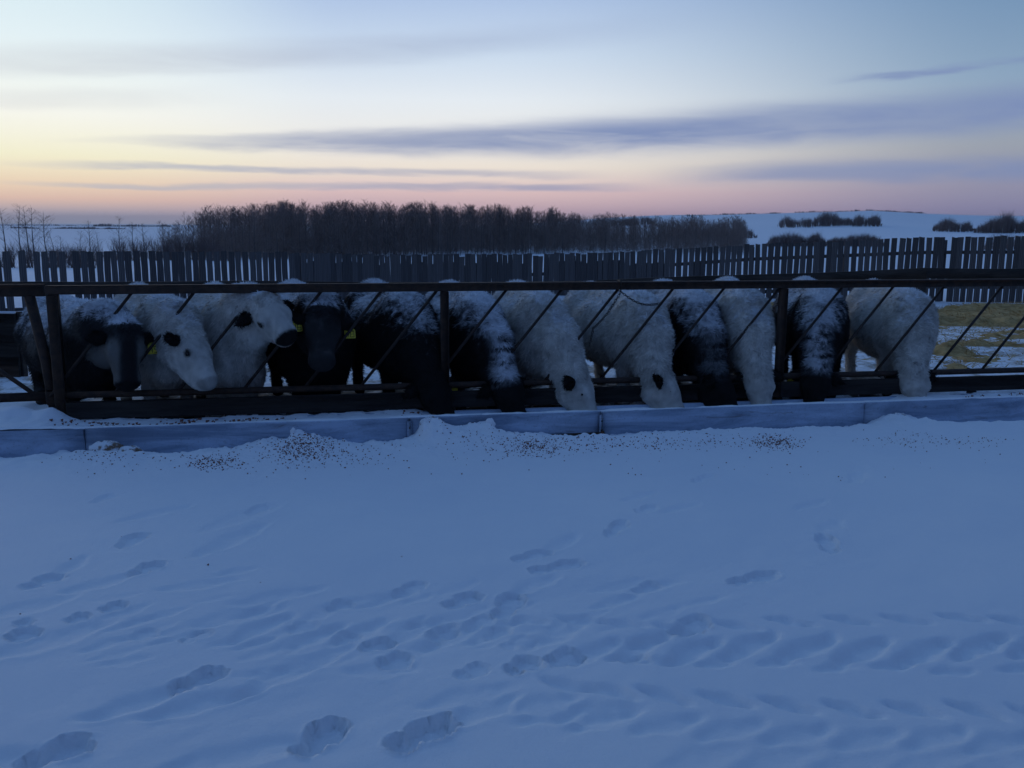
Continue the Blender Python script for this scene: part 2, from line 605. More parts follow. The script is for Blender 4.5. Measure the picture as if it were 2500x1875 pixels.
boot((250, 1492), (305, 1474), 0.022, 0.055); boot((170, 1518), (212, 1500), 0.02, 0.05)
drag((500, 1345), (630, 1285), 0.016, 0.06); drag((520, 1285), (660, 1235), 0.010, 0.07)
boot((1222, 1502), (1262, 1448), 0.028, 0.062); drag((1268, 1440), (1340, 1410), 0.014, 0.05)
boot((1095, 1480), (1170, 1450), 0.026, 0.06); boot((1262, 1368), (1345, 1346), 0.020, 0.055); drag((1345, 1346), (1400, 1310), 0.012, 0.04)
boot((1305, 1392), (1425, 1372), 0.022, 0.055); boot((1488, 1308), (1525, 1275), 0.022, 0.05)
drag((1530, 1222), (1590, 1206), 0.012, 0.035); drag((1625, 1250), (1690, 1234), 0.014, 0.035)
boot((1246, 1642), (1310, 1612), 0.030, 0.065); boot((1345, 1622), (1415, 1594), 0.026, 0.06)
boot((930, 1622), (1000, 1602), 0.024, 0.06); boot((885, 1582), (962, 1566), 0.024, 0.055)
boot((1790, 1424), (1895, 1400), 0.024, 0.055); boot((2030, 1348), (2012, 1308), 0.024, 0.055); drag((2020, 1290), (2045, 1275), 0.012, 0.05)
boot((1655, 1548), (1720, 1510), 0.028, 0.065); drag((1955, 1240), (2010, 1222), 0.012, 0.035); drag((2070, 1170), (2100, 1140), 0.008, 0.08)
boot((2088, 1178), (2098, 1150), 0.012, 0.06); boot((1700, 1178), (1740, 1160), 0.012, 0.05); boot((1560, 1252), (1600, 1236), 0.014, 0.05); boot((232, 1225), (272, 1205), 0.012, 0.05); boot((610, 1250), (650, 1230), 0.012, 0.05)
drag((1515, 1438), (1630, 1422), 0.012, 0.05); drag((1060, 1715), (1220, 1682), 0.014, 0.05); drag((1270, 1735), (1375, 1708), 0.016, 0.05)
drag((1400, 1752), (1520, 1735), 0.018, 0.055); drag((420, 1435), (560, 1415), 0.012, 0.05); drag((0, 1500), (150, 1462), 0.012, 0.06)
drag((185, 1440), (300, 1408), 0.014, 0.05); drag((0, 1600), (230, 1530), 0.016, 0.07); drag((500, 1518), (660, 1490), 0.012, 0.06)
drag((600, 1470), (760, 1440), 0.012, 0.05); drag((820, 1478), (980, 1450), 0.013, 0.055); drag((880, 1640), (980, 1635), 0.012, 0.05)
# tractor tyre: two rows of slanted lugs per wheel track, fading under the drift towards the left
for x, y in [(2480, 1512), (2352, 1508), (2216, 1512), (2075, 1517), (1932, 1520), (1800, 1528), (1660, 1536), (1520, 1520), (1420, 1510), (1280, 1512)]:
    LUG.append((on_ground(x - 34, y - 4), on_ground(x + 34, y + 6), 0.022, 0.034))
for x, y in [(2395, 1575), (2260, 1590), (2110, 1590), (1975, 1580), (1830, 1576), (1690, 1590), (1560, 1580), (1450, 1592), (1355, 1552), (1205, 1540), (1100, 1552), (1000, 1540), (880, 1540), (770, 1552), (640, 1530)]:
    k = 1.0 if x > 1500 else 0.65
    LUG.append((on_ground(x - 46, y + 22), on_ground(x + 44, y - 20), 0.032 * k, 0.046))
for x, y in [(2490, 1630), (2330, 1640), (2180, 1626), (2040, 1632), (1900, 1622), (1740, 1620), (1600, 1616)]:
    LUG.append((on_ground(x - 26, y + 2), on_ground(x + 26, y - 3), 0.016, 0.032))
for x, y in [(2390, 1736), (2240, 1733), (2090, 1730), (1935, 1722), (1780, 1712), (1630, 1702), (1500, 1690), (1390, 1676)]:
    LUG.append((on_ground(x - 44, y - 12), on_ground(x + 32, y + 8), 0.026, 0.034))
for x, y in [(2450, 1812), (2290, 1800), (2120, 1800), (1950, 1792), (1790, 1782), (1630, 1768), (1480, 1762), (1350, 1750)]:
    LUG.append((on_ground(x - 52, y + 14), on_ground(x + 48, y - 14), 0.016, 0.044))
for x, y in [(2440, 1868), (2270, 1862), (2090, 1862), (1900, 1855), (1710, 1850)]:
    LUG.append((on_ground(x - 60, y + 16), on_ground(x + 60, y - 16), 0.009, 0.05))
for k in range(6):                              # the wheel tracks run on beyond the frame
    for (x, y, w, h, dp, wd) in ((2620 + 136 * k, 1508, 34, 5, .022, .034), (2540 + 140 * k, 1572, 46, -21, .032, .046), (2540 + 150 * k, 1738, 40, 10, .026, .034), (2610 + 160 * k, 1822, 50, -14, .016, .044)):
        LUG.append((on_ground(x - w, y - h), on_ground(x + w, y + h), dp, wd))
for k in range(60):
    px = random.uniform(250, 1750); py = random.gauss(1530 - 0.02 * (px - 900), 62)
    if not 1390 < py < 1720: continue
    w_ = random.uniform(14, 58)
    drag((px - w_, py + w_ * random.uniform(.2, .45)), (px + w_, py - w_ * random.uniform(.1, .35)), random.uniform(.004, .011), random.uniform(.020, .040))
for k in range(14):
    px = random.uniform(350, 1600); py = random.gauss(1540, 55); w_ = random.uniform(22, 34)
    boot((px - w_, py + w_ * .42), (px + w_, py - w_ * .42), random.uniform(.010, .018), .05)
_fdir = on_ground(900, 1560) - on_ground(0, 1800)
_fdir = _fdir / np.linalg.norm(_fdir)


def ground_h(x, y):
    shp = x.shape
    x = x.ravel(); y = y.ravel()
    z = base_terrain(x, y)
    s = (x - FO[0]) * E_[0] + (y - FO[1]) * E_[1]
    t = (x - FO[0]) * N_[0] + (y - FO[1]) * N_[1]
    near = np.where((np.abs(x) < 7) & (y > 1) & (y < 12))[0]
    xn, yn, sn, tn = x[near], y[near], s[near], t[near]
    zn = np.zeros(len(near))
    # drifted, wind-combed surface
    u = xn * _fdir[0] + yn * _fdir[1]; v = -xn * _fdir[1] + yn * _fdir[0]
    front = 1 - smooth01(tn, -0.75, -0.45)
    zn += front * (0.014 * fbm(u * 0.8, v * 1.3, seed=21) + 0.0022 * fbm(u * 2.6, v * 8.0, seed=22))
    d_mid = np.exp(-((v - 2.65 - 0.10 * u) / 0.6) ** 2) * (1 - smooth01(yn, 4.4, 5.2))
    zn += front * d_mid * 0.006 * fbm(u * 4.0, v * 8.5, seed=23, oct=3)
    # bank of shovelled and kicked-out snow against the bunk
    prof = np.interp(sn, _pr[:, 0], _pr[:, 1])
    dist = np.clip(-0.645 - tn, 0, None)
    lump = prof * np.exp(-(dist / 0.24) ** 2) + 0.030 * np.exp(-((dist - 0.34) / 0.24) ** 2) - 0.022 * np.exp(-(dist / 0.12) ** 2)
    clod = fbm(sn * 9, tn * 9, seed=31, oct=3)
    bank = np.exp(-(dist / 0.46) ** 2)
    zn += np.where(tn < -0.5, lump + bank * (0.034 * clod + 0.022 * np.abs(fbm(sn * 26, tn * 26, seed=32, oct=2))), 0)
    # ground inside the bunk footprint drops away
    zn -= 0.10 * smooth01(tn, -0.64, -0.60) * (1 - smooth01(tn, 0.3, 0.5))
    # hoof-trampled yard
    zn += smooth01(tn, 0.2, 0.8) * (0.030 * fbm(sn * 3.2, tn * 3.2, seed=41) + 0.012 * fbm(sn * 11, tn * 11, seed=42))

    def seg(p0, p1, margin):
        c = (p0 + p1) / 2; L = np.linalg.norm(p1 - p0) / 2 + margin
        k = np.where((np.abs(xn - c[0]) < L) & (np.abs(yn - c[1]) < L))[0]
        dvec = (p1 - p0) / (np.linalg.norm(p1 - p0) + 1e-9)
        a = (xn[k] - p0[0]) * dvec[0] + (yn[k] - p0[1]) * dvec[1]
        b = -(xn[k] - p0[0]) * dvec[1] + (yn[k] - p0[1]) * dvec[0]
        return k, a, b, np.linalg.norm(p1 - p0)

    for i, (p0, p1, dep, wid) in enumerate(FOOT):
        k, a, b, L = seg(p0, p1, 0.22)
        jit = 0.14 * vnoise(a * 28 + i * 3.1, b * 28, seed=51) + 0.10 * vnoise(a * 75 + i * 3.1, b * 75, seed=56)
        e_sole = np.hypot((a - 0.66 * L) / (0.40 * L), b / wid) + jit
        e_heel = np.hypot((a - 0.14 * L) / (0.24 * L), b / (wid * 0.8)) + jit
        ee = np.minimum(e_sole, e_heel)
        floor = 1 - smooth01(ee, 0.84, 1.03)
        tread = 0.20 * vnoise(a * 60, b * 42 + i, seed=52)
        rim = np.exp(-((ee - 1.12) / 0.09) ** 2)
        zn[k] += -0.82 * dep * floor * (1 + tread) + 0.22 * dep * rim * (0.7 + 0.6 * vnoise(a * 20, b * 20 + i, seed=53))
    for i, (p0, p1, dep, wid) in enumerate(DRAG + LUG):
        k, a, b, L = seg(p0, p1, 0.2)
        w = wid * (0.65 + 0.45 * np.sin(np.pi * np.clip(a / L, 0, 1)))
        b = b + 0.012 * vnoise(a * 12 + i * 5, b * 0 + i, seed=54)
        aa = np.maximum(np.maximum(-a, a - L), 0)
        ee = np.hypot(aa / (wid * 1.3), b / w)
        # wind scoured: gentle far side, sharper near lip
        g = np.exp(-ee ** 3 * 0.9)
        zn[k] += -0.85 * dep * g * (1 + 0.25 * vnoise(a * 25, b * 25 + i, seed=55)) + (0.20 if i < len(DRAG) else 0.07) * dep * np.exp(-((np.hypot(aa / wid, b / w) - 1.45) / 0.35) ** 2) * smooth01(-b, -0.01, 0.05)
    z[near] += zn * smooth01(7 - np.abs(xn), 0, 1) * smooth01(yn, 1, 1.6)
    return z.reshape(shp)


def lines(segs):
    out = [segs[0][0]]
    for a, b, d0, d1 in segs:
        x = a
        n = max(2, int(round((b - a) / ((d0 + d1) / 2))))
        w = np.linspace(d0, d1, n); w = w / w.sum() * (b - a)
        out.extend(list(a + np.cumsum(w)))
    return np.array(out)


def geo(a, b, d0, g):
    out, d = [], d0
    x = a
    sgn = 1 if b > a else -1
    while (b - x) * sgn > 0:
        x += sgn * d; d *= g
        out.append(x)
    return out


xs = lines([(-4.8, -1.9, 0.03, 0.015), (-1.9, 1.95, 0.0115, 0.0115), (1.95, 5.4, 0.015, 0.03)])
xs = np.concatenate([geo(-4.8, -5000, 0.06, 1.16)[::-1], xs, geo(5.4, 5000, 0.06, 1.16)])
ys = lines([(1.9, 4.4, 0.0105, 0.013), (4.4, 6.0, 0.02, 0.025), (6.0, 7.9, 0.016, 0.018), (7.9, 12, 0.03, 0.10)])
ys = np.concatenate([geo(1.9, -3000, 0.08, 1.3)[::-1], ys, geo(12, 7000, 0.12, 1.045)])
GX, GY = np.meshgrid(xs, ys)
GZ = ground_h(GX, GY)
nx, ny = len(xs), len(ys)
idx = np.arange(nx * ny).reshape(ny, nx)
quads = np.stack([idx[:-1, :-1].ravel(), idx[:-1, 1:].ravel(), idx[1:, 1:].ravel(), idx[1:, :-1].ravel()], 1)
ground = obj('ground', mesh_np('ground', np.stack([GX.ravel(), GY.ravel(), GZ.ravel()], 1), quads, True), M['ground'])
tag(ground, 'blue lit snow covered ground with boot prints and tyre tracks', 'ground', kind='structure')


def gz(x, y):
    return float(ground_h(np.array([float(x)]), np.array([float(y)]))[0])


# ================================================================== feed fence and bunk
FR = dict(loc=tuple(FO), rz=FTH)
RB, RT = 1.089, 1.158                          # top rail underside and top
feeder = empty('feeder_fence', FO, FTH)
tag(feeder, 'rusty steel feed fence with slanted bars over the feed bunk', 'fence')
POSTS = [-3.628, -0.578, 2.472, 5.522]
for i, s in enumerate(POSTS):
    w = 0.040 if i == 0 else 0.034
    mb = MB(); mb.cbox((s - w, -w, -0.16), (s + w, w, RB - 0.002), 0.006)
    mb.build('post', M['pipe'], feeder)
mb = MB(); mb.cbox((POSTS[0] - 0.045, -0.036, RB), (6.6, 0.036, RT), 0.008)
mb.build('top_rail', M['pipe'], feeder)
mb = MB(); mb.tube([(POSTS[0] + 0.03, 0.0, 0.292), (1.0, 0.0, 0.290), (6.6, 0.0, 0.282)], 0.027, 10)
mb.build('bottom_rail', M['pipe'], feeder, True)
for a, b in ((-3.58, -0.60), (-0.585, 2.455), (2.47, 6.6)):
    mb = MB(); mb.cbox((a, -0.062, 0.105), (b, -0.037, 0.247), 0.005)
    mb.build('neck_board', M['oldboard'], feeder)
for s in (-3.28, -3.02, -2.80, -2.58, -2.34, -2.05, -1.86, -1.68, -1.49, -1.0, -0.72, 3.32, 3.72, 4.42, 5.2):
    w = RNG.uniform(0.04, 0.075)
    mb = MB(); mb.cbox((s - w, -0.060, 0.02), (s + w, -0.039, 0.104), 0.004)
    mb.build('spacer_block', M['oldboard'], feeder)
for s in (-3.045, -2.575, -2.094, -1.583, -1.096, -0.637, -0.048, 0.435, 0.935, 1.435, 1.909, 2.438, 3.048, 3.557, 4.08, 4.69, 5.2):
    mb = MB(); mb.tube([(s, 0.0, RB + 0.01), (s - 0.66, 0.0, 0.288)], 0.0125, 8)
    mb.build('slanted_bar', M['bar'], feeder, True)

# the neighbouring panel at the far left end
side = empty('end_panel', FO, FTH)
tag(side, 'dark steel end panel with leaning upright beside the snow heap', 'fence panel')
mb = MB(); mb.cbox((-6.2, 0.05, 1.070), (-3.70, 0.115, 1.165), 0.008); mb.build('top_rail', M['pipe'], side)
mb = MB(); mb.tube([(-3.82, 0.08, 1.075), (-3.74, 0.08, 0.55), (-3.70, 0.08, 0.06)], 0.040, 10); mb.build('upright', M['pipe'], side, True)
mb = MB(); mb.tube([(-6.2, 0.08, 0.245), (-3.72, 0.08, 0.275)], 0.036, 10); mb.build('bottom_rail', M['pipe'], side, True)
mb = MB(); mb.tube([(-4.12, 0.08, 0.52), (-3.76, 0.08, 0.22)], 0.018, 8); mb.build('brace', M['pipe'], side, True)
mb = MB(); mb.tube([(-6.2, 0.03, 0.165), (-4.0, 0.03, 0.17)], 0.028, 8); mb.build('lower_rail', M['pipe'], side, True)
mb = MB(); mb.cbox((-3.755, 0.03, 0.21), (-3.655, 0.13, 0.33), 0.01); mb.build('bracket', M['pipe'], side)

# bunk
bunk = empty('feed_bunk', FO, FTH)
tag(bunk, 'long grey sheet metal feed bunk half buried in snow', 'feed trough')
secs = [-6.0, -3.3, -0.93, 0.62, 2.95, 6.8]
for i in range(5):
    a, b = secs[i], secs[i + 1]
    o = 0.0 if i % 2 else 0.006
    n_ = 14
    vs, q = [], []
    for k in range(n_ + 1):
        s = a + 0.003 + (b - a - 0.006) * k / n_
        wv = 0.004 * math.sin(s * 2.3 + i) + 0.003 * math.sin(s * 6.1 + i * 2)
        for (tt, zz) in ((-0.612, -0.14), (-0.634, 0.02), (-0.638, 0.142), (-0.645, 0.150), (-0.630, 0.154), (-0.606, 0.150), (-0.604, 0.13), (-0.580, -0.14)):
            vs.append((s, tt + o + wv, zz + 0.3 * wv))
    for k in range(n_):
        for j in range(7):
            q.append([k * 8 + j, (k + 1) * 8 + j, (k + 1) * 8 + j + 1, k * 8 + j + 1])
    q.append([0, 1, 2, 3]); q.append([0, 3, 4, 5]); q.append([0, 5, 6, 7])
    e = n_ * 8
    q.append([e + 3, e + 2, e + 1, e]); q.append([e + 5, e + 4, e + 3, e]); q.append([e + 7, e + 6, e + 5, e])
    obj('front_panel', mesh_np('front_panel', vs, np.array(q)), M['bunk'], bunk)
for s in (secs[2], secs[3]):
    mb = MB(); mb.cbox((s - 0.016, -0.652, -0.12), (s + 0.016, -0.639, 0.128), 0.003); mb.build('seam_strap', M['bunk'], bunk)
    for zz in (0.0, 0.075):
        mb = MB(); mb.tube([(s, -0.650, zz), (s, -0.657, zz)], 0.006, 6); mb.build('bolt', M['pipe'], bunk)
mb = MB(); mb.box((-6.0, -0.11, -0.14), (6.8, -0.075, 0.085)); mb.build('back_wall', M['bunk'], bunk)
mb = MB(); mb.box((-6.0, -0.578, -0.14), (6.8, -0.112, -0.11)); mb.build('floor_pan', M['bunk'], bunk)

# snow and feed lying in the bunk
ss = np.arange(-5.9, 6.7, 0.022); tt = np.linspace(-0.630, -0.04, 26)
SS, TT = np.meshgrid(ss, tt)
bz = 0.094 - 0.062 * smooth01(SS, -0.9, -0.2) * (1 - smooth01(SS, 3.35, 3.7)) + 0.020 * fbm(SS * 2.2, TT * 3.5, seed=61) + 0.012 * fbm(SS * 9, TT * 9, seed=62) + 0.008 * fbm(SS * 25, TT * 25, seed=63, oct=2)
rim = smooth01(-TT, 0.570, 0.605)
bz = bz * (1 - rim) + (0.160 + 0.010 * np.clip(fbm(SS * 3.5, TT * 3, seed=64) + 0.35, -0.6, 1) + 0.006 * fbm(SS * 14, TT * 14, seed=65)) * rim
bz -= 0.016 * smooth01(-TT, 0.615, 0.630)
lw = 1 - smooth01(SS, -3.70, -3.28)
bz = bz + lw * (0.055 * (1 - rim) + 0.012) * smooth01(-TT, 0.05, 0.2)
bz += 0.105 * np.exp(-((SS + 3.93) / 0.26) ** 2 - ((TT + 0.17) / 0.20) ** 2) + 0.06 * np.exp(-((SS + 3.62) / 0.09) ** 2 - ((TT + 0.24) / 0.12) ** 2)
ii = np.arange(SS.size).reshape(SS.shape)
qq = np.stack([ii[:-1, :-1].ravel(), ii[:-1, 1:].ravel(), ii[1:, 1:].ravel(), ii[1:, :-1].ravel()], 1)
bs = obj('bunk_snow', mesh_np('bunk_snow', np.stack([SS.ravel(), TT.ravel(), bz.ravel()], 1), qq, True), M['snow'], None, **FR)
tag(bs, 'crumbly snow lying along the feed bunk and its rim', 'snow', kind='stuff')

# board lying against the foot of the bunk
s0, z0 = on_fence(1345, 1064, -0.69); s1, z1 = on_fence(1478, 1060, -0.69)
mb = MB(); mb.cbox((s0, -0.685, z1 - 0.06), (s1, -0.655, z1 + 0.012), 0.006)
mb.tube([(s1 - 0.03, -0.67, z1 + 0.011), (s1 - 0.005, -0.67, z1 + 0.016)], 0.010, 6)
pl = mb.build('foot_plank', M['brownboard'])
pl.location = tuple(FO); pl.rotation_euler = (0, 0, FTH)
tag(pl, 'short brown plank lying along the foot of the feed bunk', 'plank')

# chain looped over the top rail
def chain_pts(p0, p1, sag, step=0.021):
    p0, p1 = np.array(p0), np.array(p1)
    n = int(np.linalg.norm(p1 - p0) / step)
    return [p0 + (p1 - p0) * k / n + np.array([0, 0, -sag * math.sin(math.pi * k / n)]) for k in range(n + 1)]


def link_mesh(mb, c, d, up, L=0.017, R=0.0085, r=0.0028):
    d = d / np.linalg.norm(d); w = np.cross(d, up); w /= np.linalg.norm(w)
    pts = []
    for k in range(9):
        a = 2 * math.pi * k / 8
        pts.append(c + d * L * math.cos(a) + w * R * math.sin(a))
    mb.tube(pts, r, 4, False)


ch = empty('chain', FO, FTH)
tag(ch, 'steel chain draped from the top rail in two slack lengths', 'chain')
cs, cz = on_fence(1516, 712, -0.05)
mb = MB(); mb.tube([(cs, -0.045, RB - 0.012), (cs, -0.046, RT + 0.008), (cs, 0.044, RT + 0.008), (cs, 0.045, RB - 0.012), (cs, -0.045, RB - 0.012)], 0.006, 6)
mb.build('wrap', M['chain'], ch)
for (px, py), sag in (((1448, 802), 0.03), ((1432, 845), None), ((1612, 742), 0.05)):
    if sag is None: continue
    s2, z2 = on_fence(px, py, -0.06)
    P = chain_pts((cs, -0.05, RB - 0.015), (s2, -0.035 if px > 1500 else -0.06, z2), sag)
    if px < 1500:
        P += [P[-1] + np.array([-0.004 * k, 0.0, -0.021 * k]) for k in range(1, 8)]
    mb = MB()
    for k in range(len(P) - 1):
        d = P[k + 1] - P[k]
        upv = np.array([0, 1.0, 0]) if k % 2 else np.array([1.0, 0.3, 0.2])
        link_mesh(mb, (P[k] + P[k + 1]) / 2, d, upv)
    mb.build('chain_length', M['chain'], ch, True)

# ================================================================== cattle
def smin(a, b, k):
    h = np.clip(0.5 + 0.5 * (b - a) / k, 0, 1)
    return b * (1 - h) + a * h - k * h * (1 - h)


class SDF:
    def __init__(self, lo, hi, h):
        self.h = h; self.lo = np.array(lo, float)
        self.n = np.ceil((np.array(hi) - self.lo) / h).astype(int) + 1
        self.ax = [(self.lo[i] + h * np.arange(self.n[i])).astype(np.float32) for i in range(3)]
        self.d = np.full(self.n, 0.5, np.float32)

    def blk(self, lo, hi):
        sl = []
        for i in range(3):
            a = int(np.clip(math.floor((lo[i] - self.lo[i]) / self.h), 0, self.n[i] - 1))
            b = int(np.clip(math.ceil((hi[i] - self.lo[i]) / self.h) + 1, a + 1, self.n[i]))
            sl.append(slice(a, b))
        g = np.meshgrid(*[self.ax[i][sl[i]] for i in range(3)], indexing='ij')
        return tuple(sl), g

    def put(self, sl, d, k):
        self.d[sl] = smin(self.d[sl], d.astype(np.float32), k)

    def ell(self, c, r, axes=None, k=0.07):
        c = np.array(c, float); r = np.array(r, float)
        R = r.max() + 0.2
        sl, (X, Y, Z) = self.blk(c - R, c + R)
        p = np.stack([X - c[0], Y - c[1], Z - c[2]])
        if axes is not None:
            p = np.tensordot(np.asarray(axes, float), p, 1)
        a = np.sqrt(sum((p[i] / r[i]) ** 2 for i in range(3)))
        b = np.sqrt(sum((p[i] / r[i] ** 2) ** 2 for i in range(3))) + 1e-6
        self.put(sl, a * (a - 1) / b, k)

    def cap(self, a, b, ra, rb, k=0.05):
        a = np.array(a, float); b = np.array(b, float)
        R = max(ra, rb) + 0.15
        sl, (X, Y, Z) = self.blk(np.minimum(a, b) - R, np.maximum(a, b) + R)
        ab = b - a
        t = ((X - a[0]) * ab[0] + (Y - a[1]) * ab[1] + (Z - a[2]) * ab[2]) / (ab @ ab)
        t = np.clip(t, 0, 1)
        d = np.sqrt((X - a[0] - t * ab[0]) ** 2 + (Y - a[1] - t * ab[1]) ** 2 + (Z - a[2] - t * ab[2]) ** 2)
        self.put(sl, d - (ra + (rb - ra) * t), k)

    def path(self, pts, rs, k=0.05):
        for i in range(len(pts) - 1):
            self.cap(pts[i], pts[i + 1], rs[i], rs[i + 1], k)

    def surface(self):
        v = self.d; n = self.n
        ins = v < 0
        c = np.zeros((n[0] - 1, n[1] - 1, n[2] - 1), np.int8)
        offs = [(i, j, k) for i in (0, 1) for j in (0, 1) for k in (0, 1)]
        for o in offs:
            c += ins[o[0]:n[0] - 1 + o[0], o[1]:n[1] - 1 + o[1], o[2]:n[2] - 1 + o[2]]
        I, J, K = np.where((c > 0) & (c < 8))
        ids = np.full(c.shape, -1, np.int64); ids[I, J, K] = np.arange(len(I))
        val = np.stack([v[I + o[0], J + o[1], K + o[2]] for o in offs], 1)
        P = np.zeros((len(I), 3)); cnt = np.zeros(len(I))
        for a in range(8):
            for b in range(a + 1, 8):
                df = [offs[b][q] - offs[a][q] for q in range(3)]
                if sum(abs(q) for q in df) != 1: continue
                va, vb = val[:, a], val[:, b]
                m_ = (va < 0) != (vb < 0)
                t = va[m_] / (va[m_] - vb[m_])
                P[m_] += np.array(offs[a]) + t[:, None] * np.array(df)
                cnt[m_] += 1
        P /= cnt[:, None]
        V = self.lo + self.h * (P + np.stack([I, J, K], 1))
        quads = []
        for ax in range(3):
            s0 = [slice(None)] * 3; s1 = [slice(None)] * 3
            s0[ax] = slice(0, n[ax] - 1); s1[ax] = slice(1, n[ax])
            A, B = ins[tuple(s0)], ins[tuple(s1)]
            X = np.stack(np.where(A != B), 1)
            o1, o2 = [(1, 2), (2, 0), (0, 1)][ax]
            ok = (X[:, o1] > 0) & (X[:, o2] > 0) & (X[:, o1] < n[o1] - 1) & (X[:, o2] < n[o2] - 1)
            X = X[ok]
            fl = A[X[:, 0], X[:, 1], X[:, 2]]
            def cell(d1, d2):
                Y = X.copy(); Y[:, o1] -= d1; Y[:, o2] -= d2
                return ids[Y[:, 0], Y[:, 1], Y[:, 2]]
            q = np.stack([cell(1, 1), cell(0, 1), cell(0, 0), cell(1, 0)], 1)
            q[~fl] = q[~fl][:, ::-1]
            quads.append(q)
        return V, np.concatenate(quads)


def strands(V, Q, Nrm, count, rng, length, width, flow, mask=None, lift=0.45, lens=None):
    """single-triangle hairs lying along the coat"""
    T = np.concatenate([Q[:, [0, 1, 2]], Q[:, [0, 2, 3]]])
    a, b, c = V[T[:, 0]], V[T[:, 1]], V[T[:, 2]]
    ar = np.linalg.norm(np.cross(b - a, c - a), axis=1)
    if mask is not None: ar = ar * mask[T[:, 0]]
    pick = rng.choice(len(T), count, p=ar / ar.sum())
    u = rng.random((count, 2)); f = u.sum(1) > 1; u[f] = 1 - u[f]
    w0 = 1 - u.sum(1)
    tri = T[pick]
    P = V[tri[:, 0]] * w0[:, None] + V[tri[:, 1]] * u[:, :1] + V[tri[:, 2]] * u[:, 1:]
    Nn = Nrm[tri[:, 0]]
    # clumped hair: direction jitter shared over a few centimetres
    j = np.stack([vnoise(P[:, 0] * 16, P[:, 1] * 16, P[:, 2] * 16, seed=71 + q) for q in range(3)], 1)
    d = np.asarray(flow) + 0.9 * j + 0.35 * rng.normal(size=(count, 3))
    d -= (d * Nn).sum(1)[:, None] * Nn
    d /= np.linalg.norm(d, axis=1)[:, None] + 1e-6
    lf = lift * (0.6 + 0.8 * rng.random(count))[:, None]
    tip = d + lf * Nn
    L = length * (0.6 + 0.8 * rng.random(count))[:, None]
    if lens is not None: L = L * lens(P)[:, None]
    sidev = np.cross(d, Nn)
    wv = width * (0.7 + 0.6 * rng.random(count))[:, None]
    base = P - 0.004 * Nn
    v = np.stack([base + sidev * wv, base - sidev * wv, P + tip * L], 1).reshape(-1, 3)
    return v, np.arange(count * 3).reshape(-1, 3), P, Nn


WHITE = np.array([0.52, 0.488, 0.44]); BLACK = np.array([0.011, 0.010, 0.010]); SNOWC = np.array([0.70, 0.72, 0.76])
GREYC = np.array([0.085, 0.083, 0.085])


def ear_mesh(base, d, wv, nv, rng, L=0.165, wd=0.060, th=0.026):
    """cupped, furry leaf-shaped ear"""
    nu, nr = 9, 10
    vs, q = [], []
    for i in range(nu):
        u = i / (nu - 1)
        prof = max(0.06, math.sin(math.pi * min(1, 0.16 + 0.84 * u)) ** 0.6) * (0.62 + 0.38 * math.sin(math.pi * u))
        for k in range(nr):
            a = 2 * math.pi * k / nr
            cup = -0.022 * (math.cos(a) ** 2) * prof
            vs.append(base + d * L * u + wv * wd * prof * math.cos(a) + nv * (th * prof * math.sin(a) + cup) - np.array([0, 0, 0.02]) * u * u)
    for i in range(nu - 1):
        for k in range(nr):
            q.append([i * nr + k, i * nr + (k + 1) % nr, (i + 1) * nr + (k + 1) % nr, (i + 1) * nr + k])
    vs = np.array(vs); q = np.array(q)
    c = vs.reshape(nu, nr, 3).mean(1).repeat(nr, 0)
    nrm = vs - c; nrm /= np.linalg.norm(nrm, axis=1)[:, None] + 1e-6
    hv, ht, _, _ = strands(vs, q, nrm, 420, rng, 0.030, 0.0035, d * 0.8, lift=0.5)
    return np.concatenate([vs, hv]), [q, ht + len(vs)]


DIGITS = {'4': [((0, 1), (0, .45)), ((0, .45), (.6, .45)), ((.5, 1), (.5, 0))],
          '5': [((.6, 1), (0, 1)), ((0, 1), (0, .55)), ((0, .55), (.6, .5)), ((.6, .5), (.55, 0)), ((.55, 0), (0, 0))],
          '8': [((0, 0), (.6, 0)), ((.6, 0), (.6, 1)), ((.6, 1), (0, 1)), ((0, 1), (0, 0)), ((0, .5), (.6, .5))],
          '6': [((.6, 1), (0, .9)), ((0, .9), (0, 0)), ((0, 0), (.6, 0)), ((.6, 0), (.6, .5)), ((.6, .5), (0, .5))]}


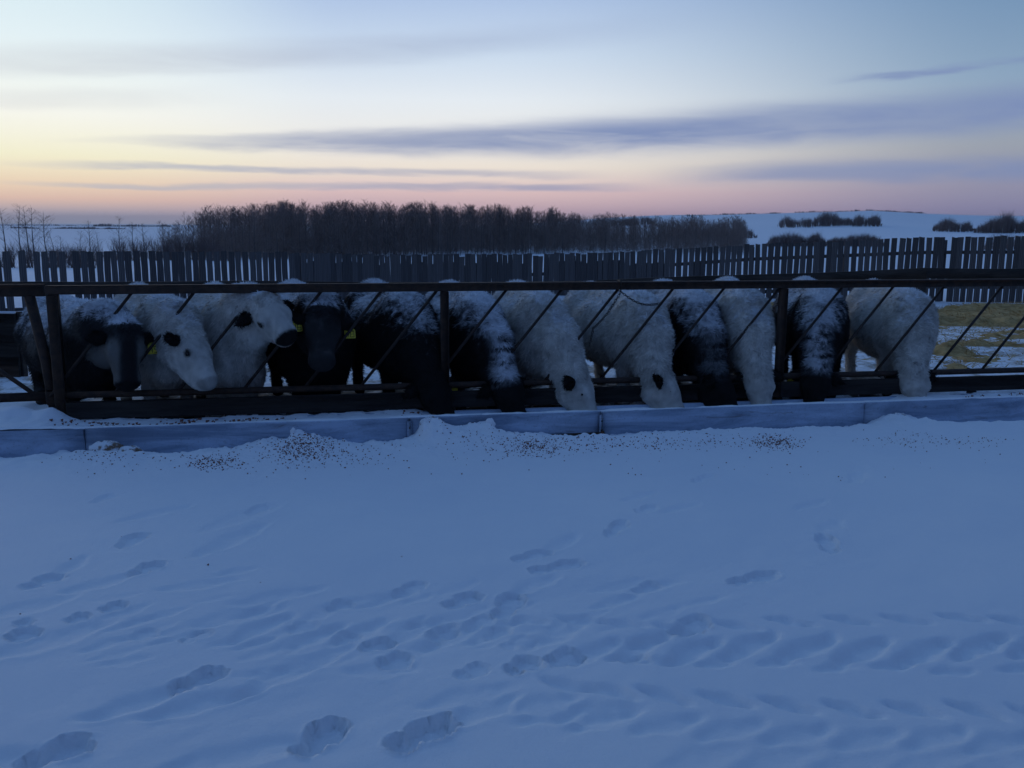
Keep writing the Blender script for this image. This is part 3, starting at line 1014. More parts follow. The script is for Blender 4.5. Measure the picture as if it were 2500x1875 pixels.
def cow(spec):
    rng = np.random.default_rng(spec['seed'])
    sc = spec.get('scale', 1.0)
    sp, tp = on_fence(spec['sh'], 760, spec.get('t', 0.42))[0], spec.get('t', 0.42)
    sr = on_fence(spec['ru'], 740, tp + 1.12 * sc)[0]
    head = np.array([sp - sr, -1.12 * sc]); head /= np.linalg.norm(head)          # heading in fence (s, t)
    root = F(sp, tp)
    gzv = -0.02
    hw = head[0] * E_ + head[1] * N_
    yaw = math.atan2(hw[1], hw[0])
    o = empty('cow', (root[0], root[1], gzv), yaw)
    tag(o, spec['label'], 'cow', 'cattle lined up along the feed fence')

    def loc(px, py, t):
        s, z = on_fence(px, py, t)
        p = F(s, t, z) - np.array([root[0], root[1], gzv])
        return np.array([p[0] * math.cos(yaw) + p[1] * math.sin(yaw), -p[0] * math.sin(yaw) + p[1] * math.cos(yaw), p[2]])

    P = loc(*spec['poll']); Mz = loc(*spec['muz'])
    d = Mz - P; HL = 0.40 * sc; d = d / np.linalg.norm(d)
    HL = min(max(np.linalg.norm(Mz - P), 0.37), 0.43)
    hs_ = spec.get('hs', 1.18)
    tref = np.array(spec.get('top', (0.75, 0, 0.65)))
    topv = tref - d * (tref @ d)
    topv /= np.linalg.norm(topv)
    sidev = np.cross(topv, d); sidev /= np.linalg.norm(sidev)
    ax = np.stack([d, sidev, topv])
    lo = np.minimum(np.array([-1.42, -0.42, -0.02]), np.minimum(P, Mz) - 0.3)
    hi = np.maximum(np.array([0.35, 0.42, 1.20]), np.maximum(P, Mz) + 0.3)
    S = SDF(lo, hi, 0.021)
    z_ = sc
    g = spec.get('girth', 1.0)
    S.ell((-0.50, 0, 0.66 * z_), (0.65, 0.345 * g, 0.355 * z_))
    S.ell((-0.02, 0, 0.67 * z_), (0.29, 0.285 * g, 0.37 * z_))
    S.ell((-0.98, 0, 0.78 * z_), (0.29, 0.29 * g, 0.30 * z_))
    S.cap((-1.08, 0, 0.985 * z_), (-0.05, 0, 0.965 * z_), 0.095, 0.10, 0.10)
    S.ell((0.12, 0, 0.49 * z_), (0.19, 0.19 * g, 0.22))
    if spec.get('chest'):
        S.ell((0.02, 0, 0.38), (0.24, 0.27, 0.25), k=0.10)
        S.ell((-0.5, 0, 0.46), (0.5, 0.30, 0.24), k=0.10)
    for sgn in (-1, 1):
        S.path([(-0.0, sgn * 0.155, 0.58 * z_), (0.02, sgn * 0.15, 0.33), (0.0, sgn * 0.15, 0.11), (0.035, sgn * 0.15, 0.035)], [0.115, 0.064, 0.047, 0.056], 0.05)
        S.path([(-1.0, sgn * 0.17, 0.70 * z_), (-0.88, sgn * 0.19, 0.50), (-1.10, sgn * 0.17, 0.34), (-1.06, sgn * 0.17, 0.11), (-1.02, sgn * 0.17, 0.035)], [0.17, 0.115, 0.058, 0.044, 0.055], 0.05)
    S.path([(-1.22, 0, 0.95 * z_), (-1.30, 0, 0.78 * z_), (-1.30, 0.02, 0.52), (-1.29, 0.03, 0.34)], [0.05, 0.032, 0.028, 0.05], 0.04)
    # neck
    N0 = np.array([0.06, 0, 0.83 * z_]); N1 = P - d * 0.02 - topv * 0.02
    mid = (N0 + N1) / 2 + np.array([0.02, 0, 0.055])
    S.path([N0, mid, N1], [0.225, 0.185, 0.125], 0.08)
    T0 = np.array([0.13, 0, 0.64 * z_]); T1 = P + d * 0.13 - topv * 0.10
    S.path([T0, (T0 + T1) / 2 + np.array([0, 0, 0.01]), T1], [0.175, 0.135, 0.09], 0.08)
    # head
    S.ell(P + d * 0.10 - topv * 0.015, (0.15 * hs_, 0.112 * hs_, 0.098 * hs_), ax, 0.05)
    S.ell(P + topv * 0.025 - d * 0.01, (0.075 * hs_, 0.085 * hs_, 0.065 * hs_), ax, 0.04)
    S.cap(P + d * 0.12, P + d * (HL - 0.05), 0.090 * hs_, 0.068 * hs_, 0.04)
    S.cap(P + d * 0.12 - topv * 0.105 * hs_, P + d * (HL - 0.08) - topv * 0.055 * hs_, 0.090 * hs_, 0.062 * hs_, 0.05)
    S.ell(P + d * (HL - 0.035) - topv * 0.008, (0.056 * hs_, 0.080 * hs_, 0.070 * hs_), ax, 0.03)
    for sgn in (-1, 1):
        S.ell(P + d * 0.155 + sidev * sgn * 0.090 * hs_ + topv * 0.034, (0.05, 0.032, 0.032), ax, 0.03)
    # woolly unevenness
    gx = np.meshgrid(*S.ax, indexing='ij')
    band = np.abs(S.d) < 0.08
    nb = fbm(gx[0][band] * 11, gx[1][band] * 11, gx[2][band] * 9, seed=spec['seed'], oct=2)
    S.d[band] += (0.011 * nb).astype(np.float32)
    V, Q = S.surface()
    # one smoothing pass
    acc = np.zeros_like(V); cnt = np.zeros(len(V))
    for a in range(4):
        for b in (1, 3):
            np.add.at(acc, Q[:, a], V[Q[:, (a + b) % 4]]); np.add.at(cnt, Q[:, a], 1)
    V = 0.5 * V + 0.5 * acc / cnt[:, None]
    me = mesh_np('body', V, Q, True)
    Nrm = np.zeros((len(V), 3), np.float32)
    me.vertices.foreach_get('normal', Nrm.ravel()) if False else None
    nn = np.zeros(len(V) * 3, np.float32)
    me.vertex_normals.foreach_get('vector', nn)
    Nrm = nn.reshape(-1, 3).astype(float)

    def colour(p, nrm, jit):
        base = spec['coat']
        n_a = fbm(p[:, 0] * 7 + spec['seed'], p[:, 1] * 7, p[:, 2] * 7, seed=81, oct=3)
        n_b = vnoise(p[:, 0] * 30, p[:, 1] * 30, p[:, 2] * 30, seed=82)
        n_c = fbm(p[:, 0] * 3.1 + spec['seed'] * 2, p[:, 1] * 3.1, p[:, 2] * 3.1, seed=83, oct=2)
        if base == 'white':
            c = np.tile(WHITE, (len(p), 1))
            n_d = vnoise(p[:, 0] * 34, p[:, 1] * 34, p[:, 2] * 13, seed=85)
            wr = vnoise(p[:, 0] * 7, p[:, 1] * 7, p[:, 2] * 36 + 6 * n_a, seed=89) * smooth01(p[:, 0], -0.15, 0.15) * (1 - 0.8 * smooth01(p[:, 2], 0.7, 0.95))
            c *= np.clip(0.97 + 0.18 * wr + 0.17 * n_a + 0.12 * n_b + 0.16 * n_d, 0.25, 1.3)[:, None]
            # speckles and brownish lower legs
            spk = smooth01(n_a * 0.6 + n_b * 0.6, spec.get('speck', 0.62), spec.get('speck', 0.62) + 0.2) * 0.7
            c = c * (1 - spk[:, None]) + BLACK * 6 * spk[:, None]
        elif base == 'roan':
            mixv = smooth01(n_c + 0.5 * n_a, 0.05, 0.55) * 0.40
            c = GREYC * (1 - mixv[:, None]) * 0.30 + WHITE * mixv[:, None] * 0.35
        else:
            c = np.tile(BLACK, (len(p), 1)) * (1 + 0.5 * n_a)[:, None]
        r = p - P
        hd, hs, ht = r @ d, r @ sidev, r @ topv
        onhead = (hd > -0.05) & (np.abs(hs) < 0.22) & (np.abs(ht) < 0.30) & (p[:, 0] > 0.1)
        if base == 'roan':
            fl = smooth01(np.abs(hs), 0.05, 0.085) * smooth01(hd, 0.02, 0.10) * onhead
            c = c * (1 - 0.75 * fl[:, None]) + WHITE * 0.36 * 0.75 * fl[:, None]
            fc = (1 - smooth01(np.abs(hs), 0.03, 0.07)) * onhead
            c = c * (1 - fc[:, None]) + BLACK * 1.6 * fc[:, None]
        if base == 'black' and spec.get('ridge', 0):
            # white line down the back and crest, as on these cattle
            ctr = np.interp(p[:, 0], [-1.3, N0[0], mid[0], N1[0]], [0, 0, mid[1], N1[1]])
            along = smooth01(p[:, 0], -0.3, 0.10) * (1 - smooth01(hd, -0.02, 0.10))
            rd = np.abs(p[:, 1] - ctr) + 0.05 * n_a
            rg = (1 - smooth01(rd, 0.03, 0.17)) * smooth01(nrm[:, 0] * 0.6 + nrm[:, 2], -0.1, 0.4) * along * spec['ridge']
            rg = rg * smooth01(n_a + 1.2 * vnoise(p[:, 0] * 10, p[:, 1] * 6, p[:, 2] * 26, seed=84) + 0.9 * vnoise(p[:, 0] * 70, p[:, 1] * 70, p[:, 2] * 50, seed=88), -1.0, 0.75)
            c = c * (1 - rg[:, None]) + SNOWC * 0.82 * rg[:, None]
        if base == 'white':
            for sgn in (-1, 1):
                er = np.linalg.norm(p - (P + d * 0.172 + sidev * sgn * 0.104 * hs_ + topv * 0.014), axis=1)
                ek = (1 - smooth01(er, 0.024, 0.040)) * spec.get('eyering', 0.0)
                c = c * (1 - ek[:, None]) + BLACK * ek[:, None]
        if spec.get('nose', True):
            ns = smooth01(hd, HL - 0.050 / max(1.0, (hs_ - 0.18) ** 3), HL - 0.012) * smooth01(ht, -0.06, -0.03) * onhead
            ns = ns * spec.get('nose', True)
            c = c * (1 - ns[:, None]) + BLACK * ns[:, None]
        if spec.get('muzring'):
            fc_ = onhead * smooth01(hd, 0.0, 0.08)
            c = c * (1 + 1.6 * fc_[:, None])
            mr = np.exp(-((hd - HL + 0.085) / 0.022) ** 2) * onhead * smooth01(n_b, -0.5, 0.3)
            c = c * (1 - 0.5 * mr[:, None]) + np.array([0.10, 0.09, 0.085]) * 0.5 * mr[:, None]
        if spec.get('lip'):
            lp = smooth01(hd, HL - 0.10, HL - 0.07) * (1 - smooth01(ht, -0.075, -0.055)) * onhead
            c = c * (1 - lp[:, None]) + np.array([0.34, 0.20, 0.19]) * lp[:, None]
        # snow lying on the back
        up = nrm[:, 2]
        n_f = vnoise(p[:, 0] * 75, p[:, 1] * 75, p[:, 2] * 60, seed=86)
        n_s = vnoise(p[:, 0] * 26, p[:, 1] * 26, p[:, 2] * 15, seed=87)
        sn = smooth01(up + 0.12 * n_a + 0.24 * n_s + 0.30 * n_f + 0.05 * n_c, spec.get('snow', 0.62) - 0.22, spec.get('snow', 0.62) + 0.46)
        sn = (0.95 if base != 'black' else 0.86) * sn * smooth01(p[:, 2], 0.50, 0.90) * (1 - 0.95 * onhead)
        c = c * (1 - sn[:, None]) + SNOWC * sn[:, None]
        leg = (1 - smooth01(p[:, 2], 0.02, 0.05))
        c = c * (1 - leg[:, None]) + np.array([0.02, 0.017, 0.015]) * leg[:, None]
        return np.clip(c * jit[:, None], 0.004, 0.9)

    set_color(me, colour(V, Nrm, np.ones(len(V)) * 0.9))
    body = obj('body', me, M['coat'], o)
    eyed = spec.get('eyed', 0.170)
    eyes = [P + d * eyed + sidev * sgn * 0.112 * hs_ + topv * 0.016 for sgn in (-1, 1)]

    def hlen(q):
        hd = (q - P) @ d
        near_h = smooth01(hd, 0.02, 0.14) * (np.linalg.norm(q - (P + d * 0.2), axis=1) < 0.34)
        return 1 - 0.72 * near_h

    hmask = (V[:, 2] > 0.12) * 1.0 + 0.02
    for e_ in eyes:
        hmask = hmask * smooth01(np.linalg.norm(V - e_, axis=1), 0.030, 0.045)
    hmask = hmask * (1 - 0.9 * (np.linalg.norm(V - (P + d * HL), axis=1) < 0.075))
    hv, ht_, Pp, Pn = strands(V, Q, Nrm, 34000, rng, 0.036, 0.0040, (-0.35, 0, -0.75), mask=hmask, lift=0.42, lens=hlen)
    hm = mesh_np('coat_hair', hv, ht_)
    cc = colour(Pp, Pn, 0.80 + 0.4 * rng.random(len(Pp)))
    set_color(hm, np.repeat(cc, 3, 0))
    obj('coat_hair', hm, M['coat'], o)
    # ears
    ears = []
    for sgn, (el_, back) in zip((1, -1), spec.get('ears', ((0.0, 0.25), (0.0, 0.25)))):
        b0 = P + d * 0.035 + sidev * sgn * 0.088 * hs_ - topv * 0.005
        dd = sidev * sgn * 0.95 - topv * back + np.array([0, 0, el_])
        dd /= np.linalg.norm(dd)
        nv = topv - dd * (topv @ dd); nv /= np.linalg.norm(nv)
        wv = np.cross(dd, nv)
        ev, ef = ear_mesh(b0, dd, wv, nv, rng, L=0.17 * spec.get('earsize', 1), wd=0.058 * spec.get('earsize', 1))
        em = mesh_np('ear', ev, ef, True)
        ec = np.tile(BLACK * 1.1, (len(ev), 1))
        set_color(em, ec)
        obj('ear', em, M['coat'], o)
        ears.append((b0, dd, wv, nv))
    for sgn in (-1, 1):
        mb = MB()
        c = P + d * eyed + sidev * sgn * 0.104 * hs_ + topv * 0.016
        pts = [c - sidev * sgn * 0.02, c - sidev * sgn * 0.008, c + sidev * sgn * 0.004, c + sidev * sgn * 0.010]
        er_ = spec.get('eyer', 1.0)
        mb.tube(pts, [0.012 * er_, 0.019 * er_, 0.016 * er_, 0.006 * er_], 10)
        mb.build('eye', M['eye'], o, True)
        mb = MB()
        c = P + d * (HL + 0.012 * hs_) + sidev * sgn * 0.036 + topv * 0.012
        mb.tube([c - d * 0.02, c, c + d * 0.006], [0.010, 0.013, 0.006], 8)
        mb.build('nostril', M['ink'], o, True)
    # ear tags
    for k, txt in spec.get('tags', ()):
        b0, dd, wv, nv = ears[k]
        yl = math.cos(-yaw), math.sin(-yaw)
        # the tag hangs from the ear and faces the bunk side
        c = b0 + dd * 0.10 + nv * 0.018 + np.array([0, 0, -0.035])
        f_ = np.array([0.95, 0.0, 0.1]); f_ = f_ + 0.35 * (rng.random() - 0.5) * np.array([0, 1, 0]); f_ /= np.linalg.norm(f_)
        zax = np.array([0, 0, 1.0]); zax = zax - f_ * (zax @ f_); zax /= np.linalg.norm(zax)
        xax = np.cross(zax, f_)
        out = [(-0.010, 0.012), (0.010, 0.012), (0.014, -0.006), (0.031, -0.016), (0.033, -0.066), (-0.033, -0.066), (-0.031, -0.016), (-0.014, -0.006)]
        vs = [c + xax * a * 1.4 + zax * b * 1.4 + f_ * e for e in (0.0, 0.003) for a, b in out]
        n8 = len(out)
        q = [[i, (i + 1) % n8, n8 + (i + 1) % n8, n8 + i] for i in range(n8)]
        t = []
        for e in (0, n8):
            for i in range(1, n8 - 1):
                t.append([e, e + i, e + i + 1] if e else [e, e + i + 1, e + i])
        mb = MB(); mb.add(vs, q, t)
        tg = mb.build('ear_tag', M['tag'], o)
        for j, chx in enumerate(txt):
            mb = MB()
            for (p0, p1) in DIGITS[chx]:
                a = c + 1.4 * (xax * (-0.024 + j * 0.028 + p0[0] * 0.034) + zax * (-0.058 + p0[1] * 0.034)) + f_ * 0.0035
                b = c + 1.4 * (xax * (-0.024 + j * 0.028 + p1[0] * 0.034) + zax * (-0.058 + p1[1] * 0.034)) + f_ * 0.0035
                mb.tube([a, b], 0.0026, 4)
            mb.build('number', M['ink'], tg)
    return o


COWS = [
    dict(seed=101, hs=1.26, sh=205, ru=120, t=0.46, poll=(303, 812, -0.02), muz=(312, 945, -0.17), coat='roan', snow=0.42, ears=((-0.05, .2), (-0.02, .1)), tags=((0, '45'),),
         scale=0.94, label='roan grey cow nearest the end panel, facing front with one yellow ear tag'),
    dict(seed=102, hs=1.24, top=(0.55, 0.60, 0.45), sh=400, ru=330, t=0.44, poll=(462, 826, -0.02), muz=(512, 948, -0.24), coat='white', snow=0.75, nose=0.4, eyering=1.0, ears=((0.0, .3), (0.1, .2)),
         scale=1.0, label='white cow with black ears lowering her pale muzzle between two bars'),
    dict(seed=103, chest=1, hs=1.30, sh=560, ru=520, t=0.44, poll=(646, 744, -0.0), muz=(703, 826, -0.19), coat='white', snow=0.70, lip=True, eyering=1.0, ears=((0.0, .5), (0.0, .3)),
         scale=1.0, label='white cow with raised head, black nose and black ear turned sideways'),
    dict(seed=104, chest=1, hs=1.34, muzring=1.0, sh=768, ru=706, t=0.46, poll=(788, 772, 0.02), muz=(786, 905, -0.22), coat='black', snow=0.50, ears=((-0.1, .0), (0.10, .0)), earsize=1.15, tags=((0, '48'), (1, '46')),
         scale=1.02, girth=1.28, label='black cow staring at the camera with a yellow tag in each ear'),
    dict(seed=105, sh=985, ru=905, t=0.44, poll=(1050, 925, -0.04), muz=(1085, 1014, -0.19), coat='black', snow=0.60, ears=((-0.2, .3), (-0.2, .3)), tags=((0, '4'),),
         scale=1.02, girth=1.15, label='black cow with snow flecks on her back, feeding beside the tagged staring one'),
    dict(seed=106, sh=1160, ru=1090, t=0.44, poll=(1232, 928, -0.05), muz=(1262, 1020, -0.19), coat='black', snow=0.44, ridge=1.0, ears=((-0.15, .3), (-0.15, .3)),
         scale=1.0, label='black cow with a snowy back and white neck stripe, feeding beside the middle post'),
    dict(seed=107, eyer=0.6, earsize=1.15, top=(0.30, 0.80, 0.45), sh=1320, ru=1255, t=0.44, poll=(1408, 922, -0.06), muz=(1440, 1016, -0.19), coat='white', snow=0.72, ears=((0.0, .1), (-0.1, .3)),
         scale=1.0, label='white cow with one black ear feeding left of the hanging chain'),
    dict(seed=108, eyer=0.6, earsize=1.15, top=(0.30, 0.80, 0.45), sh=1560, ru=1425, t=0.42, poll=(1610, 918, -0.06), muz=(1655, 1012, -0.19), coat='white', snow=0.72, ears=((0.0, .1), (-0.1, .3)), girth=1.05,
         scale=0.98, label='broad white cow feeding with her flank behind the hanging chain'),
    dict(seed=109, earsize=1.15, top=(0.30, 0.80, 0.45), sh=1690, ru=1610, t=0.46, poll=(1748, 922, -0.04), muz=(1785, 1008, -0.19), coat='black', snow=0.42, ridge=0.22, ears=((-0.05, .1), (-0.1, .3)),
         scale=1.0, label='black cow dusted with snow, squeezed between two white cows right of the chain'),
    dict(seed=110, sh=1815, ru=1765, t=0.42, poll=(1848, 905, -0.06), muz=(1862, 1008, -0.19), coat='white', snow=0.66, ears=((-0.2, .4), (-0.2, .4)),
         scale=1.02, label='white cow feeding head down against the right hand post'),
    dict(seed=111, sh=2000, ru=1955, t=0.44, poll=(1992, 905, -0.04), muz=(1985, 1004, -0.19), coat='black', snow=0.48, ridge=0.9, ears=((-0.15, .3), (-0.15, .3)), tags=((1, '4'),),
         scale=1.02, label='black cow with a frosted neck, feeding just right of the right hand post'),
    dict(seed=112, sh=2215, ru=2120, t=0.46, poll=(2228, 905, -0.05), muz=(2240, 998, -0.19), coat='white', snow=0.72, speck=0.45, ears=((-0.15, .4), (-0.2, .4)),
         scale=0.98, label='speckled white cow standing apart at the straw end of the line'),
]
for c_ in COWS:
    cow(c_)

# ================================================================== yard behind the cattle
# board windbreak fence: plan line given by picture column and distance, top edge by picture row
WB = [(-160, 19.2, 613), (0, 19.8, 613), (300, 21.2, 613), (640, 22.8, 615), (850, 23.8, 620), (1100, 24.4, 621), (1330, 24.8, 619), (1500, 25.0, 616), (1600, 25.0, 610),
      (1850, 24.8, 596), (2000, 24.5, 590), (2260, 24.0, 579), (2500, 23.4, 577), (2700, 22.8, 576)]
_wp = np.array([at_depth(x, y, Y) for x, Y, y in WB])
_wd = np.concatenate([[0], np.cumsum(np.hypot(np.diff(_wp[:, 0]), np.diff(_wp[:, 1])))])


def wb(u):
    return np.array([np.interp(u, _wd, _wp[:, k]) for k in range(3)])


def wb_px(u):
    return float(np.interp(u, _wd, [w[0] for w in WB]))


wfence = empty('windbreak_fence', (0, 0, 0))
tag(wfence, 'grey board windbreak fence with uneven gaps behind the cattle', 'fence')
board_vars = []
for k in range(8):
    r_ = np.random.default_rng(300 + k)
    zs = [0, .35, .7, 1.0]
    vs, q = [], []
    for z in zs:
        w0, w1 = -0.5 + r_.uniform(-.05, .05), 0.5 + r_.uniform(-.05, .05)
        zt = z if z < 1 else None
        for (xx, yy) in ((w0, -0.5), (w1, -0.5), (w1, 0.5), (w0, 0.5)):
            vs.append((xx, yy, z if z < 1 else 1.0 + (r_.uniform(-.012, .012) if xx < 0 else r_.uniform(-.012, .012))))
    for i in range(3):
        for j in range(4):
            q.append([i * 4 + j, i * 4 + (j + 1) % 4, (i + 1) * 4 + (j + 1) % 4, (i + 1) * 4 + j])
    q.append([3, 2, 1, 0]); q.append([12, 13, 14, 15])
    me = mesh_np('board', vs, np.array(q)); me.materials.append(M['slab'] if k % 2 else M['slab2'])
    board_vars.append(me)


def put_board(u, width, ztop, zbot, off, lean, thick=0.022):
    p = wb(u); p2 = wb(u + 0.05)
    ang = math.atan2(p2[1] - p[1], p2[0] - p[0])
    nrm = np.array([-math.sin(ang), math.cos(ang)])
    o = bpy.data.objects.new('board', board_vars[int(RNG.integers(8))])
    COL.objects.link(o); o.parent = wfence
    o.location = (p[0] + nrm[0] * off, p[1] + nrm[1] * off, zbot)
    o.rotation_euler = (0, lean, ang)
    o.scale = (width, thick, ztop - zbot)


u = 0.0
missing = {}
while u < _wd[-1] - 0.2:
    px = wb_px(u)
    g_open = np.interp(px, [0, 120, 300, 640, 760, 900, 1330, 1500, 1700, 2500], [.020, .030, .027, .030, .007, .004, .008, .018, .027, .027])
    gap = max(0.004, g_open * RNG.uniform(0.5, 1.45))
    if px < 260 and RNG.random() < 0.10: gap += 0.14
    if px > 2250 and RNG.random() < 0.06: gap += 0.12
    w = RNG.uniform(0.126, 0.150)
    p = wb(u + w / 2)
    zt = p[2] + RNG.uniform(-.018, .016)
    if 900 < px < 1450 and RNG.random() < 0.18: zt -= RNG.uniform(.03, .08)
    zb = base_terrain(np.array([p[0]]), np.array([p[1]]))[0] - 0.08
    put_board(u + w / 2, w, zt, zb, 0.0, RNG.normal(0, .007))
    # shorter backing boards nailed over the lower gaps
    if 720 < px < 1720 and RNG.random() < (0.85 if px < 1500 else 0.7):
        put_board(u + w + gap / 2, RNG.uniform(.10, .14), zt - RNG.uniform(.20, .26) - (0.12 if px > 1500 else 0), zb, 0.030, RNG.uniform(-.01, .01))
    u += w + gap
for frac_lo, hgt in ((0.40, 0.09), (1.30, 0.10)):          # stringers behind the boards
    for i in range(len(_wp) - 1):
        a, b = _wp[i], _wp[i + 1]
        d2 = (b - a)[:2]; L = np.linalg.norm(d2); ang = math.atan2(d2[1], d2[0])
        nrm = np.array([-math.sin(ang), math.cos(ang)]) * 0.07
        mb = MB()
        fl_ = [frac_lo if frac_lo > 1 else np.interp(WB[j][0], [600, 1700], [0.86, 0.40]) for j in (i, i + 1)]
        za, zb = a[2] - fl_[0], b[2] - fl_[1]
        vs = []
        for (q_, zz_) in ((a, za), (b, zb)):
            for (o1, o2) in ((-.02, -hgt / 2), (.02, -hgt / 2), (.02, hgt / 2), (-.02, hgt / 2)):
                vs.append((q_[0] + nrm[0] * (1 + o1 / .07), q_[1] + nrm[1] * (1 + o1 / .07), zz_ + o2))
        mb.add(vs, [[0, 1, 2, 3], [7, 6, 5, 4], [0, 4, 5, 1], [1, 5, 6, 2], [2, 6, 7, 3], [3, 7, 4, 0]])
        mb.build('stringer', M['slab2'], wfence)
for uu in np.arange(0.6, _wd[-1], 2.44):
    p = wb(uu); p2 = wb(uu + .05); ang = math.atan2(p2[1] - p[1], p2[0] - p[0])
    zb = base_terrain(np.array([p[0]]), np.array([p[1]]))[0] - 0.15
    mb = MB(); mb.tube([(p[0] - math.sin(ang) * .17, p[1] + math.cos(ang) * .17, zb), (p[0] - math.sin(ang) * .17, p[1] + math.cos(ang) * .17, p[2] - .08)], [.075, .065], 8)
    mb.build('post', M['slab2'], wfence, True)

# heavy timber rail on posts between cattle and windbreak
rail = empty('rail_fence', (0, 0, 0))
tag(rail, 'heavy dark timber rail on posts running behind the cattle', 'fence')
RP = [(-260, 12.4, 684), (620, 12.8, 685), (1420, 13.2, 686), (2262, 13.0, 653), (2680, 12.7, 650)]
rp = [at_depth(x, y, Y) for x, Y, y in RP]
for i in range(len(rp) - 1):
    a, b = rp[i], rp[i + 1]
    dd = (b - a); L = np.linalg.norm(dd[:2]); ang = math.atan2(dd[1], dd[0])
    th_ = 0.15 if i >= 2 else 0.12
    vs = []
    n_ = 6
    for k in range(n_ + 1):
        f_ = k / n_
        c = a + dd * f_ + np.array([0, 0, -0.02 * math.sin(math.pi * f_) if i != 2 else 0.012 * math.sin(math.pi * f_ * 2)])
        for (o1, o2) in ((-.03, -th_), (.03, -th_), (.03, 0), (-.03, 0)):
            vs.append((c[0] - math.sin(ang) * o1, c[1] + math.cos(ang) * o1, c[2] + o2 - (0.002 * i)))
    q = []
    for k in range(n_):
        for j in range(4):
            q.append([k * 4 + j, k * 4 + (j + 1) % 4, (k + 1) * 4 + (j + 1) % 4, (k + 1) * 4 + j])
    q.append([0, 1, 2, 3]); q.append([n_ * 4 + 3, n_ * 4 + 2, n_ * 4 + 1, n_ * 4])
    obj('timber_rail', mesh_np('timber_rail', vs, np.array(q)), M['timber'], rail)
for p in rp:
    mb = MB()
    mb.tube([(p[0], p[1] + .13, gz(p[0], p[1]) - .2), (p[0], p[1] + .13, p[2] - .02)], [.09, .08], 10)
    mb.build('post', M['timber'], rail, True)

# low dark plank wall at the left end of the yard
pw = empty('plank_wall', (0, 0, 0))
tag(pw, 'low dark plank wall beyond the end panel, snow on its top edge', 'wall')
pa, pb = at_depth(-420, 930, 9.6), at_depth(52, 932, 9.55)
dd = pb - pa; L = np.linalg.norm(dd[:2]); ang = math.atan2(dd[1], dd[0])
for k in range(3):
    mb = MB(); mb.cbox((0, -.02 + .004 * k, .02 + k * .238), (L, .02, .2575 + k * .238), .002)
    o = mb.build('plank', M['oldboard'], pw); o.location = (pa[0], pa[1], -.04); o.rotation_euler = (0, 0, ang)
for f_ in (0.1, 0.55, 0.985):
    mb = MB(); mb.cbox((L * f_ - .05, .022, -.1), (L * f_ + .05, .12, .74), .008)
    o = mb.build('post', M['oldboard'], pw); o.location = (pa[0], pa[1], -.04); o.rotation_euler = (0, 0, ang)
mb = MB(); mb.tube([(0.0, 0, .738), (L * .5, 0.003, .740), (L, 0, .737)], .016, 8)
o = mb.build('snow_cap', M['snow'], pw, True); o.location = (pa[0], pa[1], -.04); o.rotation_euler = (0, 0, ang)

# straw bedding
sx = np.arange(-7, 15, 0.085); sy = np.arange(10.4, 22.6, 0.085)
SX, SY = np.meshgrid(sx, sy)


def straw_h(x, y):
    q = x / y
    edge = smooth01(q, -0.30, -0.18) * (1 - smooth01(y, 20.8, 22.4))
    bias = np.interp(y, [10.4, 12.5, 15.0, 18.0, 21.0], [-0.55, -0.26, 0.02, 0.32, 0.44])
    cov = bias + 0.95 * fbm(x * 0.55, y * 0.55, seed=91) + 0.42 * fbm(x * 1.7, y * 1.7, seed=98) + 0.20 * fbm(x * 6.0, y * 6.0, seed=94, oct=2) - 1.2 * (1 - edge)
    return np.clip(cov, -0.5, 0.6), cov


cv, _ = straw_h(SX, SY)
SZ = ground_h(SX, SY) + cv * 0.24 + 0.09 * np.clip(cv * 3, 0, 1) * np.clip(fbm(SX * 0.9, SY * 0.7, seed=95) + 0.25, 0, 1) + 0.05 * np.clip(cv * 3, 0, 1) * fbm(SX * 2.2, SY * 2.2, seed=93)
ii = np.arange(SX.size).reshape(SX.shape)
qq = np.stack([ii[:-1, :-1].ravel(), ii[:-1, 1:].ravel(), ii[1:, 1:].ravel(), ii[1:, :-1].ravel()], 1)
keep = (cv.ravel()[qq] > -0.3).all(1)
sb = obj('straw_bedding', mesh_np('straw_bedding', np.stack([SX.ravel(), SY.ravel(), SZ.ravel()], 1), qq[keep], True), M['strawmat'])
tag(sb, 'yellow brown straw bedding spread over the yard', 'straw', kind='stuff')
rr = np.random.default_rng(5)
n_ = 34000
xx = rr.uniform(-4, 14, n_); yy = rr.uniform(10.4, 22.2, n_)
cv2, _ = straw_h(xx, yy)
k = (cv2 + 0.34 * rr.random(n_) ** 1.5 * 1.6 > 0.02) & (xx / yy > -.25)
xx, yy, cv2 = xx[k], yy[k], cv2[k]
zz_ = ground_h(xx, yy) + np.clip(cv2, 0, 1) * 0.24 + 0.09 * np.clip(cv2 * 3, 0, 1) * np.clip(fbm(xx * 0.9, yy * 0.7, seed=95) + 0.25, 0, 1) + 0.012
n_ = len(xx)
an = rr.uniform(0, 2 * math.pi, n_); Ls = rr.uniform(.06, .20, n_); tl = rr.normal(0, .35, n_)
dv = np.stack([np.cos(an) * np.cos(tl), np.sin(an) * np.cos(tl), np.sin(np.abs(tl))], 1) * Ls[:, None]
sv = np.stack([-np.sin(an), np.cos(an), np.full(n_, .5)], 1) * 0.006
Pp = np.stack([xx, yy, zz_], 1)
v = np.stack([Pp - sv, Pp + sv, Pp + dv], 1).reshape(-1, 3)
st = obj('loose_straw', mesh_np('loose_straw', v, np.arange(n_ * 3).reshape(-1, 3)), M['straw'])
tag(st, 'loose straw stalks lying over the bedding and snow', 'straw', kind='stuff')

